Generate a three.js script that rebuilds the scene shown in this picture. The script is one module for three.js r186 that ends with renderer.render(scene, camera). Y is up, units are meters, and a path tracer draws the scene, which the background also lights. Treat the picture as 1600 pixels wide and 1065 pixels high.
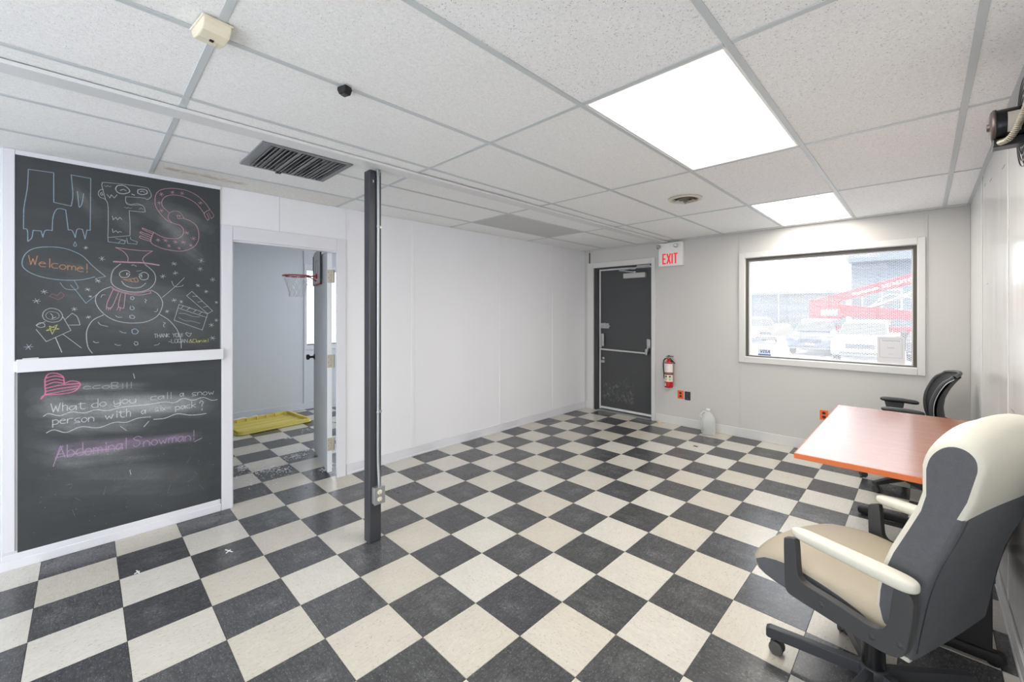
import * as THREE from 'three';
import { RoundedBoxGeometry } from 'three/addons/geometries/RoundedBoxGeometry.js';
import { mergeGeometries, mergeVertices, toCreasedNormals } from 'three/addons/utils/BufferGeometryUtils.js';
import { RectAreaLightUniformsLib } from 'three/addons/lights/RectAreaLightUniformsLib.js';

// ---------------------------------------------------------------- camera, sky, exposure
const scene = new THREE.Scene();
const W = 1600, H = 1065, FOCAL = 654.35;
const camera = new THREE.PerspectiveCamera(2 * Math.atan(H / 2 / FOCAL) * 180 / Math.PI, W / H, 0.05, 300);
camera.position.set(2.2109, 1.4459, 1.0431);
camera.rotation.y = 0.7679;
camera.setViewOffset(W, H, W / 2 - 810.94, H / 2 - 487.06, W, H);   // a shifted lens keeps the uprights upright
const renderer = new THREE.WebGLRenderer({ antialias: true });
renderer.toneMapping = THREE.LinearToneMapping;
renderer.toneMappingExposure = 1.24;
renderer.shadowMap.enabled = true;
RectAreaLightUniformsLib.init();
const LAMP = 14.2;            // radiance of a ceiling panel
const DAY = 4.2;             // radiance of the overcast sky
{ // an even overcast sky, a touch bluer overhead
  const w = 64, h = 32, data = new Float32Array(w * h * 4);
  for (let y = 0; y < h; y++) for (let x = 0; x < w; x++) {
    const up = Math.max(0, Math.sin(((y + 0.5) / h - 0.5) * Math.PI)), i = (y * w + x) * 4;
    data[i] = 0.90 + 0.02 * up; data[i + 1] = 0.95 + 0.03 * up; data[i + 2] = 1.0 + 0.06 * up; data[i + 3] = 1;
  }
  const sky = new THREE.DataTexture(data, w, h, THREE.RGBAFormat, THREE.FloatType);
  sky.mapping = THREE.EquirectangularReflectionMapping; sky.magFilter = THREE.LinearFilter; sky.needsUpdate = true;
  scene.background = sky; scene.backgroundIntensity = DAY;
}

// ---------------------------------------------------------------- helpers
let seed = 7;
const rnd = () => { seed = (seed * 1664525 + 1013904223) >>> 0; return seed / 4294967296; };
const V = (x, y, z) => new THREE.Vector3(x, y, z);
const used = new Map();
const numbered = (n) => { const k = used.get(n) ?? 0; used.set(n, k + 1); return k ? n + '_' + String(k).padStart(3, '0') : n; };
function merge(list) {
  const l = list.flat().map((g) => { let q = g.index ? g.toNonIndexed() : g; for (const k of Object.keys(q.attributes)) if (!['position', 'normal', 'uv'].includes(k)) q.deleteAttribute(k); if (!q.attributes.normal) q.computeVertexNormals(); if (!q.attributes.uv) q.setAttribute('uv', new THREE.Float32BufferAttribute(new Float32Array(q.attributes.position.count * 2), 2)); return q; });
  return l.length > 1 ? mergeGeometries(l) : l[0];
}
function metres(g, du = 0, dv = 0) {       // uv in metres, laid on by the way each face looks
  g = g.index ? g.toNonIndexed() : g;
  const p = g.attributes.position, uv = new Float32Array(p.count * 2), a = V(), b = V(), c = V();
  for (let i = 0; i < p.count; i += 3) {
    a.fromBufferAttribute(p, i); b.fromBufferAttribute(p, i + 1); c.fromBufferAttribute(p, i + 2);
    const n = b.clone().sub(a).cross(c.clone().sub(a)), x = Math.abs(n.x), y = Math.abs(n.y), z = Math.abs(n.z);
    [a, b, c].forEach((q, k) => { const [u, v] = y >= x && y >= z ? [q.x, q.z] : x >= z ? [q.z, q.y] : [q.x, q.y]; uv[(i + k) * 2] = u + du; uv[(i + k) * 2 + 1] = v + dv; });
  }
  g.setAttribute('uv', new THREE.BufferAttribute(uv, 2));
  return g;
}
function add(name, geos, mat, parent = scene, kind) {
  const o = new THREE.Mesh(merge([geos]), mat);
  o.name = parent === scene ? numbered(name) : name; o.castShadow = o.receiveShadow = true;
  if (kind) o.userData.kind = kind;
  parent.add(o);
  return o;
}
const each = (name, list, mat, parent) => list.forEach((g) => part(name, g, mat, parent));
const part = (name, geos, mat, parent, label) => { const o = add(name, metres(merge([geos])), mat, parent); if (label) o.userData.label = label; return o; };
function tag(o, label, category, group) { o.userData.label = label; o.userData.category = category; if (group) o.userData.group = group; return o; }
function thing(name, label, category, [x, y, z] = [0, 0, 0], turn = 0, group) {
  const o = new THREE.Group(); o.name = numbered(name); o.position.set(x, y, z); o.rotation.y = turn; scene.add(o);
  return tag(o, label, category, group);
}
function struct(name) { const o = new THREE.Group(); o.name = numbered(name); o.userData.kind = 'structure'; scene.add(o); return o; }
const box = (x0, x1, y0, y1, z0, z1) => new THREE.BoxGeometry(x1 - x0, y1 - y0, z1 - z0).translate((x0 + x1) / 2, (y0 + y1) / 2, (z0 + z1) / 2);
const rbox = (x0, x1, y0, y1, z0, z1, r = 0.004, s = 2) => new RoundedBoxGeometry(x1 - x0, y1 - y0, z1 - z0, s, Math.min(r, (x1 - x0) / 2.01, (y1 - y0) / 2.01, (z1 - z0) / 2.01)).translate((x0 + x1) / 2, (y0 + y1) / 2, (z0 + z1) / 2);
function rod(a, b, r0, r1 = r0, n = 12) {
  const A = V(...a), B = V(...b), d = B.clone().sub(A), g = new THREE.CylinderGeometry(r1, r0, d.length(), n);
  return g.applyQuaternion(new THREE.Quaternion().setFromUnitVectors(V(0, 1, 0), d.clone().normalize())).translate(...A.add(B).multiplyScalar(0.5).toArray());
}
const tube = (pts, r, seg = 40, n = 8, closed = false) => new THREE.TubeGeometry(new THREE.CatmullRomCurve3(pts.map((p) => V(...p)), closed), seg, r, n, closed);
const lathe = (pts, n = 28) => new THREE.LatheGeometry(pts.map(([r, y]) => new THREE.Vector2(r, y)), n);
const ring = (R, r, n = 40, m = 8) => new THREE.TorusGeometry(R, r, m, n);
function extrude(pts, depth, bevel = 0, holes = []) {          // outline in x,y; depth along z, centred
  const s = new THREE.Shape(pts.map((p) => new THREE.Vector2(...p)));
  for (const h of holes) s.holes.push(new THREE.Path(h.map((p) => new THREE.Vector2(...p))));
  return new THREE.ExtrudeGeometry(s, { depth: depth - 2 * bevel, bevelEnabled: bevel > 0, bevelSize: bevel, bevelThickness: bevel, bevelOffset: -bevel, bevelSegments: 2, steps: 1 }).translate(0, 0, -depth / 2 + bevel);
}
function sheet(fn, nu, nv) {                                   // a surface through fn(u, v) -> [x, y, z], uv in metres along it
  const pos = [], uv = [], idx = [];
  for (let j = 0; j <= nv; j++) for (let i = 0; i <= nu; i++) { const p = fn(i / nu, j / nv); pos.push(...p); uv.push(p[0] - p[2] * 0.4, p[1] + p[2] * 0.6); }
  for (let j = 0; j < nv; j++) for (let i = 0; i < nu; i++) { const a = j * (nu + 1) + i, b = a + 1, c = a + nu + 1, d = c + 1; idx.push(a, b, d, a, d, c); }
  const g = new THREE.BufferGeometry();
  g.setAttribute('position', new THREE.Float32BufferAttribute(pos, 3)); g.setAttribute('uv', new THREE.Float32BufferAttribute(uv, 2)); g.setIndex(idx); g.computeVertexNormals();
  return g;
}
const lerp = THREE.MathUtils.lerp, clamp = THREE.MathUtils.clamp;
const table1 = (t, v) => { for (let i = 1; i < t.length; i++) if (v <= t[i][0] || i === t.length - 1) return lerp(t[i - 1][1], t[i][1], clamp((v - t[i - 1][0]) / (t[i][0] - t[i - 1][0]), 0, 1)); };

// ---------------------------------------------------------------- textures
function noiseField(n, cx, cy, s) {          // tileable value noise, cx by cy cells over n by n pixels
  let q = s >>> 0; const r = () => { q = (q * 1664525 + 1013904223) >>> 0; return q / 4294967296; };
  const g = Float32Array.from({ length: cx * cy }, r), out = new Float32Array(n * n), sm = (t) => t * t * (3 - 2 * t);
  for (let y = 0; y < n; y++) {
    const fy = (y / n) * cy, y0 = Math.floor(fy), ty = sm(fy - y0), r0 = (y0 % cy) * cx, r1 = ((y0 + 1) % cy) * cx;
    for (let x = 0; x < n; x++) {
      const fx = (x / n) * cx, x0 = Math.floor(fx), tx = sm(fx - x0), a = x0 % cx, b = (x0 + 1) % cx;
      out[y * n + x] = lerp(lerp(g[r0 + a], g[r0 + b], tx), lerp(g[r1 + a], g[r1 + b], tx), ty);
    }
  }
  return out;
}
function dataTex(n, fn, size, srgb = false) {   // fn(i, x, y) -> grey or [r, g, b] 0..1; size = metres that one copy covers
  const d = new Uint8Array(n * n * 4);
  for (let i = 0; i < n * n; i++) { const v = fn(i, i % n, Math.floor(i / n)); for (let c = 0; c < 3; c++) d[i * 4 + c] = clamp((v.length ? v[c] : v) * 255, 0, 255); d[i * 4 + 3] = 255; }
  const t = new THREE.DataTexture(d, n, n, THREE.RGBAFormat);
  t.wrapS = t.wrapT = THREE.RepeatWrapping; t.magFilter = THREE.LinearFilter; t.minFilter = THREE.LinearMipmapLinearFilter; t.repeat.set(1 / size, 1 / size);
  if (srgb) t.colorSpace = THREE.SRGBColorSpace; t.needsUpdate = true;
  return t;
}
function canvasTex(w, h, draw) {
  const c = document.createElement('canvas'); c.width = w; c.height = h; const g = c.getContext('2d'); draw(g, w, h);
  const t = new THREE.CanvasTexture(c); t.colorSpace = THREE.SRGBColorSpace; t.anisotropy = 8; return t;
}
const std = (color, roughness = 0.6, more = {}) => new THREE.MeshStandardMaterial({ color, roughness, ...more });
const phy = (color, roughness = 0.6, more = {}) => new THREE.MeshPhysicalMaterial({ color, roughness, ...more });

const N = 1024;
const n8 = noiseField(N, 8, 8, 11), n24 = noiseField(N, 24, 24, 23), n90 = noiseField(N, 90, 90, 5), n256 = noiseField(N, 256, 256, 77), nStreak = noiseField(N, 24, 150, 41), nLong = noiseField(N, 8, 60, 31), n5 = noiseField(N, 5, 5, 91);
// chips of another colour in the vinyl, drawn as short flecks along the grain
function flecks(count, len, wid, s) {
  const f = new Float32Array(N * N); let q = s; const r = () => { q = (q * 1664525 + 1013904223) >>> 0; return q / 4294967296; };
  for (let k = 0; k < count; k++) {
    const x0 = r() * N, y0 = r() * N, L = len * (0.3 + r()), w = wid * (0.5 + r()), a = (r() - 0.5) * 0.9, v = 0.35 + r() * 0.65;
    for (let t = -L; t <= L; t += 0.7) for (let o = -w; o <= w; o += 0.7) {
      const x = (Math.round(x0 + t * Math.cos(a) - o * Math.sin(a)) + N) % N, y = (Math.round(y0 + t * Math.sin(a) + o * Math.cos(a)) + N) % N;
      f[y * N + x] = Math.max(f[y * N + x], v);
    }
  }
  return f;
}
const TILE = 0.3048, chipsA = flecks(5200, 4, 1.0, 3), chipsB = flecks(700, 5, 1.1, 9), chipsC = flecks(1500, 3, 0.8, 15);
const blackTile = dataTex(N, (i) => {
  const b = 0.30 + 0.05 * (nStreak[i] - 0.5) + 0.05 * (n90[i] - 0.5) + 0.03 * (n24[i] - 0.5), c = chipsA[i] * (0.09 + 0.17 * n256[i]), wear = Math.max(0, n8[i] - 0.62) * 0.22 * (0.4 + n90[i]);
  return [b + c + wear, b + 0.004 + c + wear, b + 0.012 + c + wear * 0.95];
}, 0.75, true);
const whiteTile = dataTex(N, (i) => {
  const b = 0.805 + 0.03 * (nStreak[i] - 0.5) + 0.025 * (n90[i] - 0.5) + 0.02 * (n8[i] - 0.5), c = chipsB[i] * 0.22 + chipsC[i] * 0.06 + Math.max(0, n24[i] - 0.84) * 0.10;
  return [b - c * 0.95, b - 0.014 - c, b - 0.044 - c * 1.08];
}, 0.75, true);
const tileBump = dataTex(N, (i) => 0.5 + 0.4 * (n24[i] - 0.5) + 0.2 * (n8[i] - 0.5), 0.6);
const pits = flecks(1300, 2.6, 0.95, 55), pinholes = flecks(6000, 1.0, 0.6, 57);
const ceilMap = (strong) => dataTex(N, (i) => { const b = 0.95 + 0.05 * (n256[i] - 0.5) + 0.03 * (n90[i] - 0.5), c = strong ? pits[i] * 0.46 + pinholes[i] * 0.14 : pits[i] * 0.15 + pinholes[i] * 0.12; return [b - c, b - c, b - c * 0.97]; }, 0.66, true);
const ceilBump = dataTex(N, (i) => 0.8 - 0.7 * pits[i] - 0.4 * pinholes[i] + 0.15 * (n256[i] - 0.5), 0.66);
const wallBump = dataTex(N, (i) => 0.5 + 0.22 * (n256[i] - 0.5) + 0.5 * (n8[i] - 0.5) + 0.2 * (n24[i] - 0.5), 0.8);
const nWide = noiseField(N, 4, 11, 63), wavy = dataTex(N, (i, x, y) => { const k = x * N + y; return 0.5 + 0.6 * (nWide[k] - 0.5) + 0.3 * (n5[i] - 0.5); }, 1.2);
const smudge = dataTex(N, (i) => 0.42 + 0.3 * (n8[i] - 0.5) + 0.2 * (n24[i] - 0.5), 1.3);
const weave = dataTex(256, (i, x, y) => 0.5 + 0.25 * Math.sin(x * Math.PI / 4) * Math.sin(y * Math.PI / 4) + 0.35 * (n256[(y * 4 % N) * N + (x * 4 % N)] - 0.5), 0.05);
const fabricMap = dataTex(N, (i) => { const v = 0.9 + 0.1 * (n256[i] - 0.5) + 0.04 * (n24[i] - 0.5); return [v, v, v]; }, 0.3, true);
const leatherBump = dataTex(N, (i) => 0.5 + 0.5 * (n256[i] - 0.5) + 0.3 * (n90[i] - 0.5), 0.16);
const asphalt = dataTex(512, (i, x, y) => { const k = y * 2 * N + x * 2, v = 0.92 + 0.1 * (n256[k] - 0.5) + 0.1 * (n8[k] - 0.5); return [v, v, v * 1.01]; }, 5, true);
const woodTex = dataTex(N, (i) => { const v = 0.95 + 0.05 * (nLong[i] - 0.5) + 0.045 * (nStreak[i] - 0.5) + 0.05 * (n256[i] - 0.5); return [v, v * 0.985, v * 0.97]; }, 0.9, true);
const stainTex = canvasTex(512, 512, (g) => {   // tile with a dried water mark: u along the tile, v across
  g.fillStyle = '#e6e4df'; g.fillRect(0, 0, 512, 512);
  for (let k = 0; k < 1800; k++) { g.fillStyle = `rgba(90,88,82,${0.15 + 0.3 * rnd()})`; g.fillRect(rnd() * 512, rnd() * 512, 2 + 3 * rnd(), 1 + 2 * rnd()); }
  const blob = (x, y, w, h, a) => { for (let r = 0; r < 60; r++) { g.fillStyle = `rgba(${150 + 30 * rnd()},${118 + 20 * rnd()},${80 + 20 * rnd()},${a})`; g.beginPath(); g.ellipse(x + (rnd() - 0.5) * w, y + (rnd() - 0.5) * h, 8 + rnd() * w * 0.10, 3 + rnd() * h * 0.16, rnd(), 0, 7); g.fill(); } };
  g.setTransform(0.5, 0, 0, 1.2, 4, -170);
  blob(150, 330, 190, 80, 0.10); blob(70, 320, 60, 50, 0.09); blob(320, 350, 160, 70, 0.08);
  g.strokeStyle = 'rgba(126,92,58,0.5)'; g.lineWidth = 3; g.beginPath(); g.moveTo(22, 300); g.bezierCurveTo(90, 250, 150, 420, 240, 330); g.bezierCurveTo(300, 300, 380, 400, 420, 340); g.stroke();
  g.beginPath(); g.moveTo(30, 330); g.bezierCurveTo(120, 400, 220, 280, 300, 390); g.bezierCurveTo(350, 420, 400, 380, 416, 350); g.stroke();
});
const doorTex = canvasTex(1024, 2048, (g, w, h) => {
  g.fillStyle = '#434446'; g.fillRect(0, 0, w, h);
  for (let k = 0; k < 900; k++) { const y = rnd() * h; g.fillStyle = `rgba(${rnd() > 0.5 ? 255 : 0},255,255,${0.012 * rnd()})`; g.fillRect(rnd() * w, y, 100 + rnd() * 300, 1 + rnd() * 2); }
  for (let k = 0; k < 150; k++) {     // boot scuffs low on the leaf
    const x = 60 + rnd() * 620, y = h - 120 - Math.abs(rnd() + rnd() - 1) * 380 - rnd() * 40, s = 6 + rnd() * 26;
    g.fillStyle = `rgba(190,190,188,${0.05 + 0.2 * rnd() * rnd()})`; g.beginPath(); g.ellipse(x, y, s, s * (0.25 + rnd() * 0.6), rnd() * 3, 0, 7); g.fill();
  }
});

const M = {
  white: [0, 1, 2].map((k) => std(['#ffffff', '#f6f3ee', '#fbfaf8'][k], 0.27, { map: whiteTile, bumpMap: tileBump, bumpScale: 0.0006 })),
  black: [0, 1, 2].map((k) => std(['#ffffff', '#e6e6ea', '#f2f2f0'][k], 0.26, { map: blackTile, bumpMap: tileBump, bumpScale: 0.0006 })),
  nick: std('#77757a', 0.7),
  sub: std('#2b2a28', 0.9),
  ceilA: std('#ffffff', 0.95, { map: ceilMap(true), bumpMap: ceilBump, bumpScale: 0.0015 }),
  ceilB: std('#fdfdfc', 0.95, { map: ceilMap(false), bumpMap: ceilBump, bumpScale: 0.001 }),
  ceilGrey: std('#c4c4c3', 0.9, { bumpMap: wallBump, bumpScale: 0.001 }),
  stain: std('#ffffff', 0.95, { map: stainTex }),
  grid: std('#c6cbcd', 0.5), gridEdge: std('#55524e', 0.8),
  wall: std('#ececf0', 0.5, { bumpMap: wallBump, bumpScale: 0.0012 }),
  wallGrey: std('#cac8c5', 0.55, { bumpMap: wallBump, bumpScale: 0.0008 }),
  gloss: std('#d6d6d4', 0.17, { bumpMap: wavy, bumpScale: 0.003 }),
  trim: std('#dddde3', 0.42), trimGrey: std('#d6d5d3', 0.45), room2: std('#d3d7dc', 0.6, { bumpMap: wallBump, bumpScale: 0.0012 }),
  chrome: std('#c9ccce', 0.28, { metalness: 1 }), steel: std('#a9abac', 0.4, { metalness: 1 }), galv: std('#b9bcbe', 0.45, { metalness: 0.9 }), brass: std('#bdb5a5', 0.45, { metalness: 0.3 }),
  blackPlastic: std('#3a3b3d', 0.5), darkPaint: std('#3b3d42', 0.42, { bumpMap: wallBump, bumpScale: 0.0004 }), blackGloss: std('#17181a', 0.25), blackMatte: std('#1b1b1c', 0.75), rubber: std('#4a4a49', 0.7),
  cream: std('#e0d8c4', 0.5), red: std('#b3161a', 0.35), orange: std('#f0611e', 0.45), whitePaint: std('#ecebe9', 0.4), brown: std('#3b2b20', 0.7),
  leather: phy('#d2cfc3', 0.45, { bumpMap: leatherBump, bumpScale: 0.0007, sheen: 0.1 }), leatherSeat: phy('#a59b8a', 0.55, { bumpMap: leatherBump, bumpScale: 0.0008 }),
  fabric: phy('#66676c', 0.95, { map: fabricMap, bumpMap: weave, bumpScale: 0.0005, sheen: 0.25, sheenColor: new THREE.Color('#8c8d92'), sheenRoughness: 0.6 }),
  cherry: phy('#a26d5a', 0.22, { map: woodTex }), edgeBand: std('#cc6a34', 0.42),
  frontGlass: phy('#ffffff', 0.02, { transmission: 1, thickness: 0, ior: 1.45, specularIntensity: 0.15 }),
  glass: phy('#ffffff', 0.02, { transmission: 1, thickness: 0, ior: 1.45 }),
};
M.lamp = new THREE.MeshStandardMaterial({ color: '#fbf8f0', roughness: 0.6, emissive: '#fffaf0', emissiveIntensity: 1.25 });

// ---------------------------------------------------------------- the room: x right, z towards the viewer
const LX = -1.475, RX = 2.5, EZ = -4.22, BZ = 3.3, CY = 2.36, FX = -4.4, PZ = 1.36;
function pierced(u0, u1, v0, v1, holes) {      // rectangles [u0, u1, v0, v1] of a wall around its openings
  const out = []; let u = u0;
  for (const [a, b, c, d] of [...holes].sort((p, q) => p[0] - q[0])) {
    if (b <= u0 || a >= u1) continue;
    if (a > u) out.push([u, a, v0, v1]);
    const l = Math.max(a, u0), r = Math.min(b, u1);
    if (r > l) { if (c > v0) out.push([l, r, v0, Math.min(c, v1)]); if (d < v1) out.push([l, r, Math.max(d, v0), v1]); }
    u = Math.max(u, b);
  }
  if (u < u1) out.push([u, u1, v0, v1]);
  return out.filter(([a, b, c, d]) => b - a > 0.002 && d - c > 0.002);
}
const wallZ = (x0, x1, r) => r.map(([a, b, c, d]) => box(x0, x1, c, d, a, b));     // wall that runs along z
const wallX = (z0, z1, r) => r.map(([a, b, c, d]) => box(a, b, c, d, z0, z1));
const DOOR = [-0.512, 0.29, -0.01, 1.977], EXIT = [-1.32, -0.40, -0.01, 2.095], RIGHTWIN = [1.5, 3.1, 0.5, 2.2], SIDEWIN2 = [-4.25, -1.8, 0.2, 2.28], WIN = [0.735, 2.175, 0.932, 2.062];
const structOne = (name, geos, mat) => { const o = add(name, metres(merge([geos])), mat); o.userData.kind = 'structure'; return o; };

// floors: every vinyl tile in view is a piece of its own
function tileGeo(x0, x1, z0, z1, du, dv, turn) {
  const g = 0.0006, c = 0.0007, y = 0.0, lo = -0.003;
  const a = [x0 + g, x1 - g, z0 + g, z1 - g], t = [a[0] + c, a[1] - c, a[2] + c, a[3] - c], P = (r, k, h) => [r[k & 1], h, r[2 + (k >> 1)]];
  const q = []; const quad = (A, B, C, D) => q.push(...A, ...B, ...C, ...A, ...C, ...D);
  quad(P(t, 2, y), P(t, 3, y), P(t, 1, y), P(t, 0, y));
  for (const [i, j] of [[2, 3], [3, 1], [1, 0], [0, 2]]) quad(P(a, i, lo), P(a, j, lo), P(t, j, y), P(t, i, y));
  const geo = new THREE.BufferGeometry(); geo.setAttribute('position', new THREE.Float32BufferAttribute(q, 3)); geo.computeVertexNormals();
  const n = q.length / 3, uv = new Float32Array(n * 2);
  for (let i = 0; i < n; i++) { const x = q[i * 3], z = q[i * 3 + 2]; uv[i * 2] = (turn ? z : x) + du; uv[i * 2 + 1] = (turn ? x : z) + dv; }
  geo.setAttribute('uv', new THREE.BufferAttribute(uv, 2));
  return geo;
}
const tileKinds = [0, 1, 2, 3, 4, 5, 6, 7].map((k) => tileGeo(0, TILE, 0, TILE, 0.137 * k + (k > 3 ? 0.05 : 0), 0.291 * k, k % 2));
function layTiles(floor, x0, x1, z0, z1, inView) {
  const rest = { white: [], black: [] };
  for (let b = Math.floor(x0 / TILE); b * TILE < x1; b++) for (let a = Math.floor(-z1 / TILE); a * TILE < -z0; a++) {
    const X0 = Math.max(b * TILE, x0), X1 = Math.min((b + 1) * TILE, x1), Z0 = Math.max(-(a + 1) * TILE, z0), Z1 = Math.min(-a * TILE, z1);
    if (X1 - X0 < 0.008 || Z1 - Z0 < 0.008) continue;
    const tone = (a + b) % 2 === 0 ? 'white' : 'black', whole = X1 - X0 > TILE - 1e-6 && Z1 - Z0 > TILE - 1e-6, k = Math.floor(rnd() * 8), m = M[tone][Math.floor(rnd() * 3)];
    if (!inView((X0 + X1) / 2, (Z0 + Z1) / 2)) { rest[tone].push(tileGeo(X0, X1, Z0, Z1, rnd(), rnd(), k % 2)); continue; }
    const o = new THREE.Mesh(whole ? tileKinds[k] : tileGeo(X0, X1, Z0, Z1, 0.13 * k, 0.29 * k, k % 2), m);
    o.name = 'floor_tile'; o.receiveShadow = true; if (whole) { o.position.set(X0, 0, Z0); o.rotation.x = (rnd() - 0.5) * 0.0012; o.rotation.z = (rnd() - 0.5) * 0.0012; }
    floor.add(o);
  }
  for (const tone of ['white', 'black']) if (rest[tone].length) { const o = add('tile_field', merge(rest[tone]), M[tone][0], floor); o.userData.kind = 'stuff'; }
}
const floor = struct('floor');
part('floor_slab', box(FX, RX, -0.12, -0.0025, EZ, BZ), M.sub, floor);
layTiles(floor, -1.524, RX, EZ, BZ, (x, z) => z < 1.25);
const floor2 = struct('floor');
part('floor_slab', box(FX, -1.524, -0.13, -0.1205, EZ, PZ), M.sub, floor2);
layTiles(floor2, FX, -1.524, EZ, BZ, (x, z) => z < 0.4 && z > -2.0);

// ceiling: lay-in tiles on a white metal grid
const ceiling = struct('ceiling');
const VENT = [-0.095, 0.350, -0.775, -0.350], ROUND = [-2.405, -2.245, 0.746, 0.906];      // openings for the two air outlets: z0, z1, x0, x1
part('ceiling_slab', pierced(EZ - 0.2, BZ + 0.1, FX - 0.1, RX + 0.1, [VENT, ROUND]).map(([a, b, c, d]) => box(c, d, 2.43, 2.5, a, b)), M.wallGrey, ceiling);
for (const [a, b, c, d] of [VENT, ROUND]) part('duct', [box(c - 0.003, c, CY + 0.001, 2.82, a, b), box(d, d + 0.003, CY + 0.001, 2.82, a, b), box(c, d, CY + 0.001, 2.82, a - 0.003, a), box(c, d, CY + 0.001, 2.82, b, b + 0.003), box(c - 0.003, d + 0.003, 2.82, 2.823, a, b)], std('#8f9193', 0.6), ceiling);
const zl = [EZ, -4.132, -2.913, -1.694, -0.475, 0.745, 1.965, BZ], xl = [LX, -1.105, -0.575, -0.05, 0.52, 1.123, 1.732, 2.342, RX], xl2 = [FX, -3.88, -3.27, -2.66, -2.05, LX];
const lampCells = [[1.123, -1.694], [1.123, -4.132], [1.123, 0.745]];
const isLamp = (x, z) => lampCells.some(([a, b]) => Math.abs(a - x) < 0.01 && Math.abs(b - z) < 0.01);
function ceilTile(x0, x1, z0, z1, m, dy) {
  const o = add('ceiling_tile', metres(merge(pierced(z0 + 0.002, z1 - 0.002, x0 + 0.002, x1 - 0.002, [VENT, ROUND].filter(([a, b, c, d]) => a < z1 && b > z0 && c < x1 && d > x0).map(([a, b, c, d]) => [a - 0.004, b + 0.004, c - 0.004, d + 0.004])).map(([a, b, c, d], i, all) => (all.length > 1 ? box(c, d, CY + 0.001, CY + 0.019, a, b) : rbox(c, d, CY + 0.001, CY + 0.019, a, b, 0.002, 1)))), rnd(), rnd()), m, ceiling); o.position.y = dy; return o;
}
function ceilField(xs, zs) {
  for (let i = 0; i + 1 < xs.length; i++) for (let j = 0; j + 1 < zs.length; j++) {
    if (isLamp(xs[i], zs[j])) continue;
    const x0 = xs[i], x1 = xs[i + 1], z0 = zs[j], z1 = zs[j + 1], stain = Math.abs(x0 - LX) < 0.01 && Math.abs(z0 + 0.475) < 0.01, grey = Math.abs(x0 + 1.105) < 0.01 && Math.abs(z0 + 2.913) < 0.01;
    const o = ceilTile(x0, x1, z0, z1, stain ? M.stain : grey ? M.ceilGrey : x0 > 1.1 ? M.ceilA : M.ceilB, (rnd() - 0.5) * 0.002);
    if (stain) { o.userData.label = 'ceiling tile with a brown water stain'; const p = o.geometry.attributes.position, uv = o.geometry.attributes.uv; for (let k = 0; k < p.count; k++) uv.setXY(k, (z1 - p.getZ(k)) / (z1 - z0), (p.getX(k) - x0) / (x1 - x0)); }
  }
}
ceilField(xl, zl); ceilField(xl2, [PZ, 1.965, BZ]);
const bars = (xs, zs) => {
  for (const x of xs.slice(1, -1)) for (const [a, b] of x > VENT[2] && x < VENT[3] && zs[0] < VENT[0] ? [[zs[0], VENT[0] - 0.004], [VENT[1] + 0.004, zs[zs.length - 1]]] : [[zs[0], zs[zs.length - 1]]]) part('grid_bar', rbox(x - 0.012, x + 0.012, CY - 0.003, CY + 0.0009, a, b, 0.0015, 1), M.grid, ceiling);
  for (const z of zs.slice(1, -1)) for (let i = 0; i + 1 < xs.length; i++) part('cross_bar', rbox(xs[i] + 0.0122, xs[i + 1] - 0.0122, CY - 0.0025, CY + 0.0009, z - 0.012, z + 0.012, 0.0012, 1), M.grid, ceiling);
};
bars(xl, zl); bars(xl2, [PZ, 1.965, BZ]);
part('wall_angle', [box(LX, RX, CY - 0.003, CY + 0.0009, EZ, EZ + 0.022), box(RX - 0.022, RX, CY - 0.0032, CY + 0.0009, EZ, BZ)], M.grid, ceiling);

// walls
const wallLeft = structOne('wall_left', wallZ(-1.54, LX - 0.006, pierced(EZ, PZ, 0, 2.43, [DOOR])), M.wall);
const panelsZ = (parent, x0, x1, seams, y0, y1, holes, m) => { for (let i = 0; i + 1 < seams.length; i++) { const r = pierced(seams[i] + 0.0015, seams[i + 1] - 0.0015, y0, y1, holes); if (r.length) part('wall_panel', wallZ(x0, x1, r), m, parent); } };
panelsZ(wallLeft, LX - 0.006, LX, [EZ, -3.45, -2.45, -1.24, -0.03, PZ], 0, CY, [DOOR], M.wall);
for (const z of [-3.45, -2.45, -1.24]) part('batten', rbox(LX, LX + 0.0045, 0.1, CY, z - 0.017, z + 0.017, 0.002, 1), M.wall, wallLeft);
for (const z of [-0.575, -0.555]) part('batten', rbox(LX, LX + 0.0035, 2.085, CY, z - 0.008, z + 0.008, 0.002, 1), M.wall, wallLeft);
const wallBack2 = structOne('wall_partition', box(FX, -1.54, 0, 2.43, 1.24, PZ), M.room2);
const wallExit = structOne('wall_exit', wallX(EZ - 0.2, EZ - 0.006, pierced(FX - 0.1, RX + 0.1, -0.5, 2.9, [SIDEWIN2, EXIT, WIN])), M.wallGrey);
for (const [a, b] of [[LX, 0.69], [0.69, 2.224], [2.224, RX]]) part('wall_panel', wallX(EZ - 0.006, EZ, pierced(a + 0.0015, b - 0.0015, 0, CY, [EXIT, WIN])), M.wallGrey, wallExit);
for (const x of [0.683, 2.231]) part('batten', rbox(x - 0.010, x + 0.010, 0.1, CY, EZ, EZ + 0.004, 0.002, 1), M.wallGrey, wallExit);
part('wall_panel', wallX(EZ - 0.006, EZ, pierced(FX, -1.54, 0, CY, [SIDEWIN2])), M.room2, wallExit);
const wallRight = structOne('wall_right', wallZ(RX + 0.006, RX + 0.12, pierced(EZ, BZ, 0, 2.43, [RIGHTWIN])), M.gloss);
panelsZ(wallRight, RX, RX + 0.006, [EZ, -3.2, -1.98, -0.76, 0.46, 1.68, 2.9, BZ], 0, CY, [RIGHTWIN], M.gloss);
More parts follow.
